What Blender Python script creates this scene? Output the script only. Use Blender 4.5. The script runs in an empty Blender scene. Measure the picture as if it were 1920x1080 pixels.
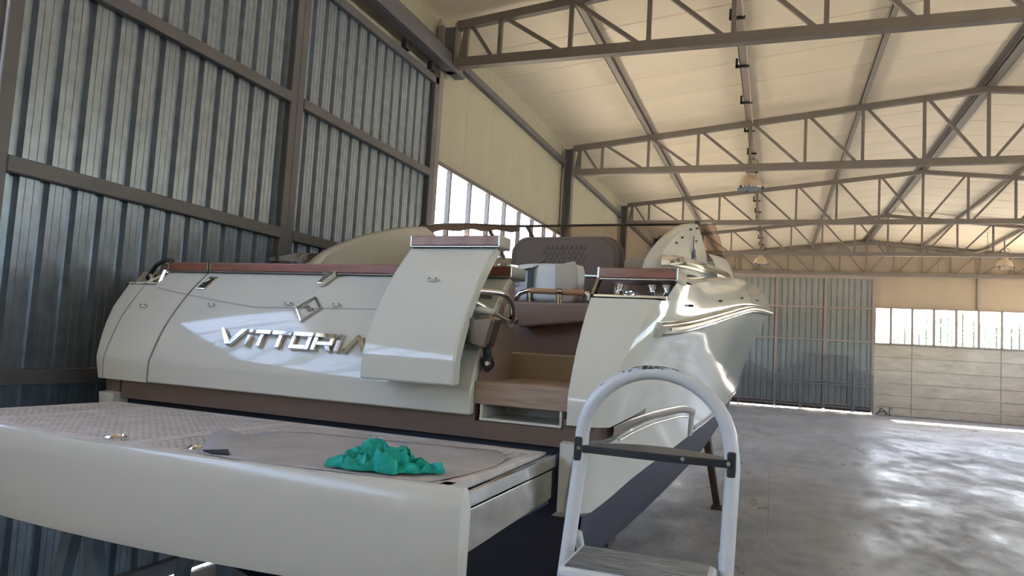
import bpy, bmesh, math, random
import numpy as np
from mathutils import Vector, Matrix, noise
random.seed(7)
PI = math.pi
sc = bpy.context.scene
COL = sc.collection

# ------------------------------------------------------------------ camera
cam_d = bpy.data.cameras.new('camera'); cam = bpy.data.objects.new('camera', cam_d); COL.objects.link(cam)
sc.camera = cam
YAW, PITCH, ROLL, FPX = -0.353475, 0.0783, 0.05759, 1345.5
cam_d.sensor_fit = 'HORIZONTAL'; cam_d.sensor_width = 36.0; cam_d.lens = FPX / 1920 * 36.0
cam_d.clip_start = 0.05; cam_d.clip_end = 400
fwd = Vector((math.sin(YAW) * math.cos(PITCH), math.cos(YAW) * math.cos(PITCH), math.sin(PITCH)))
rt = Vector((math.cos(YAW), -math.sin(YAW), 0)); up = rt.cross(fwd)
rt2 = rt * math.cos(ROLL) + up * math.sin(ROLL); up2 = -rt * math.sin(ROLL) + up * math.cos(ROLL)
M = Matrix((rt2, up2, -fwd)).transposed().to_4x4(); M.translation = (0, 0, 2.004)
cam.matrix_world = M

# ------------------------------------------------------------------ world, sun, exposure
w = bpy.data.worlds.new('world'); sc.world = w; w.use_nodes = True
nt = w.node_tree; nt.nodes.clear()
sky = nt.nodes.new('ShaderNodeTexSky'); sky.sky_type = 'NISHITA'; sky.sun_disc = False
sky.sun_elevation = math.radians(50); sky.sun_rotation = 0.0; sky.air_density = 1.0; sky.dust_density = 2.0
bg = nt.nodes.new('ShaderNodeBackground'); bg.inputs['Strength'].default_value = 0.62
out = nt.nodes.new('ShaderNodeOutputWorld')
nt.links.new(sky.outputs[0], bg.inputs[0]); nt.links.new(bg.outputs[0], out.inputs[0])
sun_d = bpy.data.lights.new('sun', 'SUN'); sun_d.energy = 17.0; sun_d.angle = math.radians(0.6); sun_d.color = (1, .95, .86)
sun = bpy.data.objects.new('sun', sun_d); COL.objects.link(sun)
sdir = Vector((0.06, -math.cos(math.radians(50)), -math.sin(math.radians(50))))
sun.rotation_euler = sdir.to_track_quat('-Z', 'Y').to_euler(); sun.location = (0, 60, 60)
sc.view_settings.view_transform = 'Standard'; sc.view_settings.look = 'None'
sc.view_settings.exposure = 2.2; sc.view_settings.gamma = 1.0; sc.view_settings.use_curve_mapping = False
sc.cycles.use_denoising = True
sc.cycles.max_bounces = 10; sc.cycles.diffuse_bounces = 5; sc.cycles.transparent_max_bounces = 16
sc.cycles.sample_clamp_indirect = 6.0; sc.cycles.caustics_reflective = False; sc.cycles.caustics_refractive = False

# ------------------------------------------------------------------ building dimensions
XW, XR, XRIDGE = -4.38, 11.42, 3.52
YB, YF = -9.72, 33.12
def chord_z(x): return 6.345 + .1013 * ((x - XW) if x <= XRIDGE else (XR - x))
def roof_z(x): return chord_z(x) + .10
def portal(loc, rot, sx, sy):
    d = bpy.data.lights.new('daylight', 'AREA'); d.shape = 'RECTANGLE'; d.size = sx; d.size_y = sy
    d.cycles.is_portal = True
    o = bpy.data.objects.new('daylight_portal', d); COL.objects.link(o); o.location = loc; o.rotation_euler = rot
WZ0, WZ1 = 2.93, 4.43
portal((XW - .15, (2.83 + YB) / 2, 3.7), (0, -PI / 2, 0), 1.5, 2.83 - YB)
portal((XW - .15, (8.9 + YF) / 2, 3.7), (0, -PI / 2, 0), 1.5, YF - 8.9)
portal((XR + .15, (YB + YF) / 2, 3.7), (0, PI / 2, 0), 1.5, YF - YB)
portal(((3.85 + XR) / 2, YF + .15, 3.7), (-PI / 2, 0, 0), XR - 3.85, 1.5)

# ------------------------------------------------------------------ materials
def mat(name, col, rough=.5, metal=0, var=0, vscale=4, bump=0, bscale=60, coat=0, var_stretch=None, trans=0, alpha=1, spec=.5, col2=None):
    m = bpy.data.materials.new(name); m.use_nodes = True
    n = m.node_tree; b = n.nodes['Principled BSDF']
    b.inputs['Base Color'].default_value = (*col, 1); b.inputs['Roughness'].default_value = rough
    b.inputs['Metallic'].default_value = metal; b.inputs['Coat Weight'].default_value = coat
    b.inputs['Coat Roughness'].default_value = .04
    b.inputs['Specular IOR Level'].default_value = spec
    if trans: b.inputs['Transmission Weight'].default_value = trans
    if alpha < 1: b.inputs['Alpha'].default_value = alpha
    if var or bump or col2:
        tc = n.nodes.new('ShaderNodeTexCoord'); mp = n.nodes.new('ShaderNodeMapping')
        n.links.new(tc.outputs['Object'], mp.inputs[0])
        if var_stretch: mp.inputs['Scale'].default_value = var_stretch
        if var or col2:
            nz = n.nodes.new('ShaderNodeTexNoise'); nz.inputs['Scale'].default_value = vscale
            nz.inputs['Detail'].default_value = 6; nz.inputs['Roughness'].default_value = .65
            n.links.new(mp.outputs[0], nz.inputs[0])
            cr = n.nodes.new('ShaderNodeValToRGB'); e = cr.color_ramp.elements
            c2 = col2 or tuple(max(0, c * (1 + var)) for c in col)
            c1 = col if col2 else tuple(c * (1 - var) for c in col)
            e[0].position = .32; e[1].position = .68; e[0].color = (*c1, 1); e[1].color = (*c2, 1)
            n.links.new(nz.outputs[0], cr.inputs[0]); n.links.new(cr.outputs[0], b.inputs['Base Color'])
        if bump:
            nb = n.nodes.new('ShaderNodeTexNoise'); nb.inputs['Scale'].default_value = bscale; nb.inputs['Detail'].default_value = 4
            n.links.new(mp.outputs[0], nb.inputs[0])
            bp = n.nodes.new('ShaderNodeBump'); bp.inputs['Strength'].default_value = bump; bp.inputs['Distance'].default_value = .01
            n.links.new(nb.outputs[0], bp.inputs['Height']); n.links.new(bp.outputs[0], b.inputs['Normal'])
    return m

def ribbed(m, axis, freq, strength):
    """fine parallel ribs pressed into a sheet"""
    n = m.node_tree; b = n.nodes['Principled BSDF']
    tc = n.nodes.new('ShaderNodeTexCoord'); wv = n.nodes.new('ShaderNodeTexWave')
    wv.bands_direction = axis; wv.inputs['Scale'].default_value = freq
    n.links.new(tc.outputs['Object'], wv.inputs[0])
    bp = n.nodes.new('ShaderNodeBump'); bp.inputs['Strength'].default_value = strength; bp.inputs['Distance'].default_value = .004
    n.links.new(wv.outputs['Fac'], bp.inputs['Height']); n.links.new(bp.outputs[0], b.inputs['Normal'])
    return m

GEL = mat('cream_gelcoat', (.61, .60, .54), .08, coat=.12)
GEL_MATT = mat('cream_gelcoat_satin', (.61, .60, .545), .22, coat=.3)
BROWN = mat('taupe_gelcoat', (.155, .105, .082), .25, coat=.25, var=.05, vscale=3)
NAVY = mat('navy_antifouling', (.030, .034, .058), .55, var=.15, vscale=2)
CHROME = mat('polished_steel', (.80, .80, .80), .05, 1)
CAPM = mat('dark_polished_trim', (.30, .29, .28), .22, .9)
RAILC = mat('dulled_polished_steel', (.50, .49, .47), .09, 1)
STEELP = mat('brushed_steel', (.62, .62, .61), .12, 1, var=.12, vscale=7)
WOOD = mat('varnished_mahogany', (.17, .05, .026), .38, coat=.15, col2=(.29, .095, .05), vscale=9, var_stretch=(.6, 6, 6))
TEAK = mat('weathered_teak', (.27, .19, .14), .7, col2=(.42, .31, .24), vscale=10, var_stretch=(.5, 8, 8), bump=.15, bscale=40)
TEAKG = mat('grey_teak', (.47, .42, .39), .75, col2=(.62, .57, .54), vscale=12, bump=.1, bscale=50)
BLACK = mat('black_rubber', (.02, .02, .022), .5)
VINYL = mat('brown_vinyl', (.125, .085, .068), .55, bump=.12, bscale=180)
LINER = mat('brightened_taupe_liner', (.34, .25, .21), .35, coat=.15, var=.05, vscale=3)  # taupe lightened to make up for daylight missing in the cockpit
BEIGE = mat('beige_panel', (.55, .46, .36), .6, var=.05, vscale=3)
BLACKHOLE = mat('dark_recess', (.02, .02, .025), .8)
GALV = mat('galvanised_sheet', (.33, .385, .45), .36, .75, var=.16, vscale=9, bump=.06, bscale=14)
STEELPAINT = mat('grey_painted_steel', (.13, .13, .142), .45, var=.12, vscale=3, bump=.05, bscale=40)
TRUSSM = mat('taupe_painted_steel', (.195, .17, .15), .5, var=.1, vscale=3)
ROOFM = ribbed(mat('roof_sandwich_panel', (.82, .72, .56), .5, var=.05, vscale=.7), 'Y', 9, .25)
WALLM = ribbed(mat('cream_sandwich_panel', (.43, .412, .312), .5, var=.06, vscale=.8), 'Y', 10, .3)
FARM = ribbed(mat('beige_fibre_panel', (.43, .36, .275), .6, var=.06, vscale=.8), 'X', 8, .35)
CONC = mat('cast_concrete', (.44, .385, .31), .85, col2=(.66, .59, .49), vscale=1.6, var_stretch=(.7, 1, 2.4), bump=.3, bscale=18)
DOORF = mat('grey_door_sheet', (.30, .32, .315), .5, .2, var=.08, vscale=2)
RAILF = mat('pinkish_door_steel', (.36, .30, .275), .55, var=.08, vscale=3)
GATEM = mat('grey_gate_steel', (.21, .215, .22), .5, .3)
LAMPM = mat('cream_lamp_enamel', (.52, .42, .32), .4, var=.1, vscale=8)
LADW = mat('white_painted_tube', (.62, .64, .66), .35, var=.06, vscale=6, bump=.05, bscale=40)
TREAD = mat('ribbed_black_mat', (.05, .05, .052), .45, col2=(.30, .30, .30), vscale=9, var_stretch=(1, 9, 1))
CLOTH = mat('teal_cloth', (.006, .36, .29), .75, var=.25, vscale=14)
KRAFT = mat('stained_cardboard', (.33, .305, .29), .85, col2=(.45, .42, .40), vscale=3.2, bump=.08, bscale=5)
BAGW = mat('white_bag_fabric', (.68, .70, .74), .7, var=.05, vscale=5, bump=.2, bscale=8)
BAGB = mat('beige_bag_fabric', (.45, .40, .34), .75, bump=.2, bscale=8)
NAVYINK = mat('navy_print', (.03, .05, .12), .6)
TRESTLE = mat('blue_grey_painted_iron', (.11, .145, .18), .6, var=.3, vscale=10, bump=.15, bscale=30)
RUST = mat('rusty_iron', (.09, .055, .04), .8, var=.3, vscale=8)
HOSE = mat('black_hose', (.025, .026, .03), .5)
CUSH = mat('beige_cushion', (.50, .45, .37), .7)
GROUND = mat('outdoor_gravel', (.58, .50, .38), .9, var=.2, vscale=.6)
LEAF = mat('green_foliage', (.10, .20, .05), .7, var=.3, vscale=2)
BARK = mat('tree_bark', (.10, .075, .05), .9)
GLASSW = mat('lamp_glass', (.75, .78, .72), .15)

def floor_mat():
    m = bpy.data.materials.new('worn_concrete_floor'); m.use_nodes = True
    n = m.node_tree; b = n.nodes['Principled BSDF']; L = n.links.new
    tc = n.nodes.new('ShaderNodeTexCoord')
    def nz(scale, detail, stretch=(1, 1, 1), rough=.6):
        mp = n.nodes.new('ShaderNodeMapping'); mp.inputs['Scale'].default_value = stretch
        t = n.nodes.new('ShaderNodeTexNoise'); t.inputs['Scale'].default_value = scale; t.inputs['Detail'].default_value = detail
        t.inputs['Roughness'].default_value = rough
        L(tc.outputs['Object'], mp.inputs[0]); L(mp.outputs[0], t.inputs[0]); return t
    def ramp(src, stops):
        r = n.nodes.new('ShaderNodeValToRGB'); e = r.color_ramp.elements
        e[0].position, e[0].color = stops[0][0], (*stops[0][1], 1); e[1].position, e[1].color = stops[-1][0], (*stops[-1][1], 1)
        for p, c in stops[1:-1]:
            q = e.new(p); q.color = (*c, 1)
        L(src.outputs[0], r.inputs[0]); return r
    big = nz(.35, 8); fine = nz(2.6, 9, (1, .6, 1), .7)
    c1 = ramp(big, [(.3, (.24, .245, .25)), (.5, (.33, .335, .34)), (.72, (.42, .42, .415))])
    c2 = ramp(fine, [(.3, (.5, .5, .5)), (.55, (1, 1, 1)), (.75, (1.25, 1.22, 1.18))])
    mx = n.nodes.new('ShaderNodeMix'); mx.data_type = 'RGBA'; mx.blend_type = 'MULTIPLY'; mx.inputs[0].default_value = .75
    L(c1.outputs[0], mx.inputs[6]); L(c2.outputs[0], mx.inputs[7]); L(mx.outputs[2], b.inputs['Base Color'])
    wet = nz(.8, 12, (1, .5, 1), .75)
    r = ramp(wet, [(.38, (.24, .24, .24)), (.5, (.45, .45, .45)), (.62, (.75, .75, .75))])
    L(r.outputs[0], b.inputs['Roughness'])
    bp = n.nodes.new('ShaderNodeBump'); bp.inputs['Strength'].default_value = .12; bp.inputs['Distance'].default_value = .02
    L(fine.outputs[0], bp.inputs['Height']); L(bp.outputs[0], b.inputs['Normal'])
    b.inputs['Specular IOR Level'].default_value = .4
    return m
FLOORM = floor_mat()

def pane_mat(name, tint, haze):
    m = bpy.data.materials.new(name); m.use_nodes = True
    n = m.node_tree; n.nodes.clear(); L = n.links.new
    o = n.nodes.new('ShaderNodeOutputMaterial'); tr = n.nodes.new('ShaderNodeBsdfTransparent'); tr.inputs[0].default_value = (*tint, 1)
    tl = n.nodes.new('ShaderNodeBsdfTranslucent'); tl.inputs[0].default_value = (*tint, 1)
    gl = n.nodes.new('ShaderNodeBsdfGlossy'); gl.inputs[1].default_value = .15
    # dark stripes painted in where each corrugation would bend the light
    tc = n.nodes.new('ShaderNodeTexCoord'); sp = n.nodes.new('ShaderNodeSeparateXYZ'); L(tc.outputs['Object'], sp.inputs[0])
    ad = n.nodes.new('ShaderNodeMath'); ad.operation = 'ADD'; L(sp.outputs[0], ad.inputs[0]); L(sp.outputs[1], ad.inputs[1])
    ml_ = n.nodes.new('ShaderNodeMath'); ml_.operation = 'MULTIPLY'; ml_.inputs[1].default_value = 2 * PI / .128; L(ad.outputs[0], ml_.inputs[0])
    sn = n.nodes.new('ShaderNodeMath'); sn.operation = 'SINE'; L(ml_.outputs[0], sn.inputs[0])
    rp_ = n.nodes.new('ShaderNodeValToRGB'); e_ = rp_.color_ramp.elements; e_[0].position = .62; e_[1].position = .86
    e_[0].color = (*tint, 1); e_[1].color = (*[t * .22 for t in tint], 1); L(sn.outputs[0], rp_.inputs[0]); L(rp_.outputs[0], tr.inputs[0]); L(rp_.outputs[0], tl.inputs[0])
    a = n.nodes.new('ShaderNodeMixShader'); a.inputs[0].default_value = haze; L(tr.outputs[0], a.inputs[1]); L(tl.outputs[0], a.inputs[2])
    c = n.nodes.new('ShaderNodeMixShader'); c.inputs[0].default_value = .07; L(a.outputs[0], c.inputs[1]); L(gl.outputs[0], c.inputs[2])
    L(c.outputs[0], o.inputs[0]); return m
PANE_DIM = pane_mat('dimmed_corrugated_sheet', (.74, .75, .76), .06)  # darker tint for the panes in view, holding down their daylight glare
PANE = pane_mat('clear_corrugated_sheet', (.95, .96, .97), .10)
def tint_mat(name, col, gloss=.1):
    m = bpy.data.materials.new(name); m.use_nodes = True
    n = m.node_tree; n.nodes.clear(); L = n.links.new
    o = n.nodes.new('ShaderNodeOutputMaterial'); tr = n.nodes.new('ShaderNodeBsdfTransparent'); tr.inputs[0].default_value = (*col, 1)
    gl = n.nodes.new('ShaderNodeBsdfGlossy'); gl.inputs[1].default_value = .03
    c = n.nodes.new('ShaderNodeMixShader'); c.inputs[0].default_value = gloss; L(tr.outputs[0], c.inputs[1]); L(gl.outputs[0], c.inputs[2])
    L(c.outputs[0], o.inputs[0]); return m
TINT = tint_mat('bronze_tinted_acrylic', (.68, .58, .54), .09)

# ------------------------------------------------------------------ mesh helpers
class MB:
    def __init__(s): s.v = []; s.f = []
    def add(s, vs, fs):
        k = len(s.v); s.v += [tuple(v) for v in vs]; s.f += [tuple(i + k for i in f) for f in fs]; return s
    def box(s, x0, x1, y0, y1, z0, z1):
        vs = [(x, y, z) for z in (z0, z1) for y in (y0, y1) for x in (x0, x1)]
        return s.add(vs, [(0, 2, 3, 1), (4, 5, 7, 6), (0, 1, 5, 4), (2, 6, 7, 3), (0, 4, 6, 2), (1, 3, 7, 5)])
    def bar(s, p, q, a, b, upv=(0, 0, 1)):
        p = Vector(p); q = Vector(q); d = (q - p).normalized(); u = Vector(upv)
        if abs(d.dot(u)) > .98: u = Vector((0, 1, 0))
        r = d.cross(u).normalized(); u = r.cross(d)
        vs = []
        for c in (p, q):
            for i, j in ((-1, -1), (1, -1), (1, 1), (-1, 1)): vs.append(c + r * a / 2 * i + u * b / 2 * j)
        return s.add(vs, [(3, 2, 1, 0), (4, 5, 6, 7), (0, 1, 5, 4), (1, 2, 6, 5), (2, 3, 7, 6), (3, 0, 4, 7)])
    def tube(s, path, r, n=10, cap=True, closed=False):
        P = [Vector(p) for p in path]; rings = []; prev = None
        R = r if isinstance(r, (list, tuple)) else [r] * len(P)
        for i, p in enumerate(P):
            if closed: t = P[(i + 1) % len(P)] - P[i - 1]
            else: t = P[min(i + 1, len(P) - 1)] - P[max(i - 1, 0)]
            t.normalize()
            if prev is None:
                a = Vector((0, 0, 1)) if abs(t.z) < .9 else Vector((1, 0, 0))
                u = t.cross(a).normalized()
            else: u = (prev - t * prev.dot(t)).normalized()
            prev = u; v = t.cross(u)
            rings.append([p + (u * math.cos(2 * PI * k / n) + v * math.sin(2 * PI * k / n)) * R[i] for k in range(n)])
        return s.loft(rings, True, cap, closed)
    def loft(s, rings, wrap=False, cap=False, closed=False):
        n = len(rings[0]); vs = [p for r in rings for p in r]; fs = []
        m = len(rings)
        for i in range(m if closed else m - 1):
            i2 = (i + 1) % m
            for j in range(n if wrap else n - 1):
                j2 = (j + 1) % n; fs.append((i * n + j, i * n + j2, i2 * n + j2, i2 * n + j))
        if cap: fs.append(tuple(range(n - 1, -1, -1))); fs.append(tuple((m - 1) * n + k for k in range(n)))
        return s.add(vs, fs)
    def prism(s, poly, f):
        """poly: list of 2D points; f(p,k) -> 3D point for side k=0/1"""
        n = len(poly); vs = [f(p, 0) for p in poly] + [f(p, 1) for p in poly]
        fs = [tuple(range(n - 1, -1, -1)), tuple(range(n, 2 * n))] + [(i, (i + 1) % n, n + (i + 1) % n, n + i) for i in range(n)]
        return s.add(vs, fs)
    def lathe(s, prof, c, n=20, axis=None):
        rings = [[(c[0] + r * math.cos(2 * PI * k / n), c[1] + r * math.sin(2 * PI * k / n), c[2] + z) for k in range(n)] for r, z in prof]
        return s.loft(rings, True, True)
    def mesh(s, name):
        m = bpy.data.meshes.new(name); m.from_pydata([tuple(v) for v in s.v], [], s.f); m.validate(); m.update()
        b = bmesh.new(); b.from_mesh(m); bmesh.ops.recalc_face_normals(b, faces=b.faces); b.to_mesh(m); b.free()
        return m

def obj(name, mb, m, parent=None, smooth=False, bevel=0, seg=2, solid=0, subd=0):
    me = mb.mesh(name) if isinstance(mb, MB) else mb
    if m and not me.materials: me.materials.append(m)
    o = bpy.data.objects.new(name, me); COL.objects.link(o)
    if parent: o.parent = parent
    if smooth:
        for p in me.polygons: p.use_smooth = True
        if smooth != 'all': me.set_sharp_from_angle(angle=math.radians(38))
    if solid:
        d = o.modifiers.new('solid', 'SOLIDIFY'); d.thickness = solid; d.offset = -1
    if bevel:
        d = o.modifiers.new('bevel', 'BEVEL'); d.width = bevel; d.segments = seg; d.limit_method = 'ANGLE'; d.angle_limit = math.radians(35)
    if subd:
        d = o.modifiers.new('subd', 'SUBSURF'); d.levels = subd; d.render_levels = subd
    return o
def share(src, name, parent, loc=(0, 0, 0)):
    o = src.copy(); o.name = name; COL.objects.link(o); o.parent = parent; o.location = loc; return o
def tag(o, label=None, cat=None, group=None, kind=None):
    if label: o['label'] = label
    if cat: o['category'] = cat
    if group: o['group'] = group
    if kind: o['kind'] = kind
    return o
def thing(name, label, cat, loc=(0, 0, 0), rz=0, group=None, kind=None):
    o = bpy.data.objects.new(name, None); COL.objects.link(o); o.location = loc; o.rotation_euler = (0, 0, rz)
    return tag(o, label, cat, group, kind)
def setting(name, label=None):
    o = bpy.data.objects.new(name, None); COL.objects.link(o); o['kind'] = 'structure'
    if label: o['label'] = label
    return o
def spline(xs, ys):
    xs = np.array(xs, float); ys = np.array(ys, float); h = np.diff(xs); d = np.diff(ys) / h
    m = np.zeros(len(xs)); m[0] = d[0]; m[-1] = d[-1]
    for i in range(1, len(xs) - 1):
        m[i] = 0 if d[i - 1] * d[i] <= 0 else 3 * (h[i - 1] + h[i]) / ((2 * h[i] + h[i - 1]) / d[i - 1] + (h[i] + 2 * h[i - 1]) / d[i])
    def f(x):
        x = min(max(x, xs[0]), xs[-1]); i = min(max(int(np.searchsorted(xs, x)) - 1, 0), len(h) - 1)
        t = (x - xs[i]) / h[i]
        return float((2 * t**3 - 3 * t**2 + 1) * ys[i] + (t**3 - 2 * t**2 + t) * h[i] * m[i] + (-2 * t**3 + 3 * t**2) * ys[i + 1] + (t**3 - t**2) * h[i] * m[i + 1])
    return f

# ================================================================== SETTING
fl = obj('floor', MB().box(XW - .2, XR + .2, YB, YF + .1, -.2, 0), FLOORM); tag(fl, 'worn grey concrete hangar floor with glossy damp patches', kind='structure')
obj('joint_line', MB().box(-.02, -.010, 9.0, 16.5, .0005, .0012), mat('dark_joint', (.17, .17, .17), .6), fl)
gr = obj('ground', MB().box(-120, 120, -120, 160, -.4, -.22), GROUND); tag(gr, 'sunlit gravel ground outside the hangar', kind='structure')

# ---- ceiling: sandwich panels, seam by seam
ceil = setting('ceiling', 'pale ribbed sandwich panel roof of the hangar')
PW = 1.02
def roof_panel_mesh(x0, x1, name):
    c = .022; mb = MB(); d = .06
    prof = [(0, c), (c, 0), (PW - c, 0), (PW, c), (PW, d), (0, d)]
    return mb.prism(prof, lambda p, k: ((x0, x1)[k], p[0], roof_z((x0, x1)[k]) + p[1])).mesh(name)
ml = roof_panel_mesh(XW - .5, XRIDGE, 'panel'); mr = roof_panel_mesh(XRIDGE, XR + .5, 'panel')
ml.materials.append(ROOFM); mr.materials.append(ROOFM)
for i in range(42):
    for me in (ml, mr):
        o = bpy.data.objects.new('panel', me); COL.objects.link(o); o.parent = ceil; o.location = (0, YB + .2 + i * PW, 0)
rc = MB()
for a, b in ((XW - .5, XRIDGE), (XRIDGE, XR + .5)):
    rc.add([(a, YB - .3, roof_z(a) + .062), (b, YB - .3, roof_z(b) + .062), (b, YF + .3, roof_z(b) + .062), (a, YF + .3, roof_z(a) + .062),
            (a, YB - .3, roof_z(a) + .1), (b, YB - .3, roof_z(b) + .1), (b, YF + .3, roof_z(b) + .1), (a, YF + .3, roof_z(a) + .1)],
           [(0, 1, 2, 3), (4, 7, 6, 5), (0, 4, 5, 1), (1, 5, 6, 2), (2, 6, 7, 3), (3, 7, 4, 0)])
obj('roof_cover', rc, ROOFM, ceil)

# ---- side walls
def vpanels(parent, x, sgn, ya, yb, z0, z1f, m, pitch=1.02):
    """vertical wall panels along Y, inner face at x, outside towards sgn"""
    n = max(1, round((yb - ya) / pitch)); p = (yb - ya) / n; c = .006; d = .07
    prof = [(0, c), (c, 0), (p - c, 0), (p, c), (p, d), (0, d)]
    me = MB().prism(prof, lambda q, k: (x + sgn * q[1], q[0], (z0, z1f)[k])).mesh('panel'); me.materials.append(m)
    for i in range(n):
        o = bpy.data.objects.new('panel', me); COL.objects.link(o); o.parent = parent; o.location = (0, ya + i * p, 0)
ZE = roof_z(XW) + .01
wl = setting('wall_left', 'cream ribbed panel wall beside the sliding door')
XL = XW - .06
vpanels(wl, XL, -1, YB, 2.83, WZ1, ZE, WALLM); vpanels(wl, XL, -1, 8.62, YF, WZ1, ZE, WALLM)
vpanels(wl, XL - .05, -1, 2.83, 8.62, 5.40, ZE, WALLM)
for ya, yb in ((YB, 2.83), (8.62, YF)):
    n = round((yb - ya) / 3.06); p = (yb - ya) / n
    me = MB().box(XL - .16, XL, 0, p - .012, 0, WZ0).mesh('concrete_panel'); me.materials.append(CONC)
    for i in range(n):
        o = bpy.data.objects.new('concrete_panel', me); COL.objects.link(o); o.parent = wl; o.location = (0, ya + i * p, 0)
obj('wall_core', MB().box(XL - .3, XL - .17, YB, 2.83, 0, WZ0).box(XL - .3, XL - .17, 8.62, YF, 0, WZ0), CONC, wl)
ycol = [2.52, 8.64, 14.76, 20.88, 27.0, 33.0]
for a, b in zip([-3.6] + ycol[:-1], ycol):
    obj('girt', MB().box(XL, XL + .09, a + .1, b - .1, 5.94, 6.05), STEELPAINT, wl)
wr = setting('wall_right', 'cream panel and concrete wall across the hangar')
vpanels(wr, XR + .06, 1, YB, YF, WZ1, ZE, WALLM)
obj('concrete_base', MB().box(XR + .06, XR + .25, YB, YF, 0, WZ0), CONC, wr)

# ---- corrugated clear window bands
def corr(ya, yb, n, amp):
    pts = []
    for i in range(n * 6 + 1):
        t = i / 6; pts.append((ya + (yb - ya) * t / n, amp * math.sin(2 * PI * t)))
    return pts
def window_band(name, label, axis, fixed, edges, z0, z1, sgn, mull=STEELPAINT, pm=PANE, t=.022):
    wnd = setting(name, label)
    for a, b in zip(edges[:-1], edges[1:]):
        n = max(4, round((b - a) / .095)); pts = corr(a + .02, b - .02, n, .014); mb = MB()
        rings = []
        for z in (z0 + .02, z1 - .02):
            rings.append([((fixed + sgn * .05 + q[1], q[0], z) if axis == 'y' else (q[0], fixed + sgn * .05 + q[1], z)) for q in pts])
        mb.loft(rings); obj('pane', mb, pm, wnd, smooth='all')
    for e in edges:
        obj('mullion', MB().box(fixed - .03, fixed + .04, e - t, e + t, z0, z1) if axis == 'y' else MB().box(e - t, e + t, fixed - .05, fixed + .04, z0, z1), mull, wnd)
    a, b = edges[0], edges[-1]
    for z in (z0, z1):
        obj('window_rail', MB().box(fixed - .03, fixed + .05, a, b, z - .03, z + .03) if axis == 'y' else MB().box(a, b, fixed - .05, fixed + .04, z - .03, z + .03), mull, wnd)
    return wnd
def lin(a, b, st):
    n = max(1, round((b - a) / st)); return [a + (b - a) * i / n for i in range(n + 1)]
window_band('window_1', 'band of clear corrugated panes beside the sliding door', 'y', XL, [8.64, 9.16, 9.89, 10.63, 11.39, 12.15, 12.9, 13.66, 14.42, 15.18] + lin(15.18, YF, .765)[1:], WZ0, WZ1, -1, pm=PANE_DIM)
window_band('window_3', 'band of clear corrugated panes behind the viewer', 'y', XL, lin(YB, 2.83, .785), WZ0, WZ1, -1)
window_band('window_4', 'band of clear corrugated panes on the opposite wall', 'y', XR + .06, lin(YB, YF, 1.53), WZ0, WZ1, 1)
FX = [3.88, 4.48, 5.255, 6.03, 6.81, 7.59, 8.37, 9.14, 9.92, 10.7, XR]
window_band('window_2', 'bright band of corrugated panes above the concrete wall', 'x', YF, FX, 2.91, 4.40, 1, RAILF, PANE_DIM, .045)

# ---- far gable wall
wf = setting('wall_far', 'far gable wall of cast concrete and beige panels')
rows = [0, .33, .82, 1.31, 1.83, 2.36, 2.88]
cols = [3.86, 5.255, 8.355, XR]
for i in range(len(rows) - 1):
    for j in range(len(cols) - 1):
        obj('concrete_panel', MB().box(cols[j] + .012, cols[j + 1] - .012, YF + random.uniform(-.012, .008), YF + .2, rows[i] + .014, rows[i + 1] - .012), CONC, wf, bevel=.008, seg=1)
obj('wall_core', MB().box(3.86, XR, YF + .03, YF + .19, 0, 2.9), CONC, wf)
def hpanel(x0, x1, z0, z1): obj('panel', MB().box(x0 + .006, x1 - .006, YF, YF + .08, z0, z1), FARM, wf, bevel=.005, seg=1)
xs = [3.86, 7.58, 9.2, XR]
for a, b in zip(xs[:-1], xs[1:]): hpanel(a, b, 4.43, 5.70)
gx = lin(XW, XR, 1.317)
for a, b in zip(gx[:-1], gx[1:]):
    za, zb = roof_z(a) + .02, roof_z(b) + .02
    mid = [] if not (a < XRIDGE < b) else [(XRIDGE, roof_z(XRIDGE) + .02)]
    obj('gable_panel', MB().prism([(a + .004, 5.70), (b - .004, 5.70), (b - .004, zb)] + mid + [(a + .004, za)], lambda p, k: (p[0], YF + .08 * k, p[1])), FARM, wf)
obj('gable_core', MB().prism([(XW, 5.7), (XR, 5.7), (XR, ZE), (XRIDGE, roof_z(XRIDGE)), (XW, ZE)], lambda p, k: (p[0], YF + .09 + .05 * k, p[1])), FARM, wf)
obj('corner_post', MB().box(XW - .1, -4.02, YF, YF + .1, 0, 5.7), RAILF, wf)
for x in (3.87, 7.59): obj('post', MB().box(x - .06, x + .06, YF - .09, YF - .01, 4.4, 5.78), RAILF, wf)
obj('door_lintel', MB().box(-4.0, 3.95, YF - .14, YF - .02, 5.66, 5.78), RAILF, wf)
obj('lintel', MB().box(3.95, XR, YF - .12, YF - .02, 5.68, 5.77), RAILF, wf)

# ---- rear gable wall, behind the viewer
wb = setting('wall_back', 'closed panel gable wall behind the viewer')
obj('panel', MB().box(XW, XR, YB - .1, YB, 0, 5.6), WALLM, wb)
obj('gable_panel', MB().prism([(XW, 5.6), (XR, 5.6), (XR, ZE + .05), (XRIDGE, roof_z(XRIDGE) + .05), (XW, ZE + .05)], lambda p, k: (p[0], YB - .1 * k, p[1])), WALLM, wb)

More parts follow.
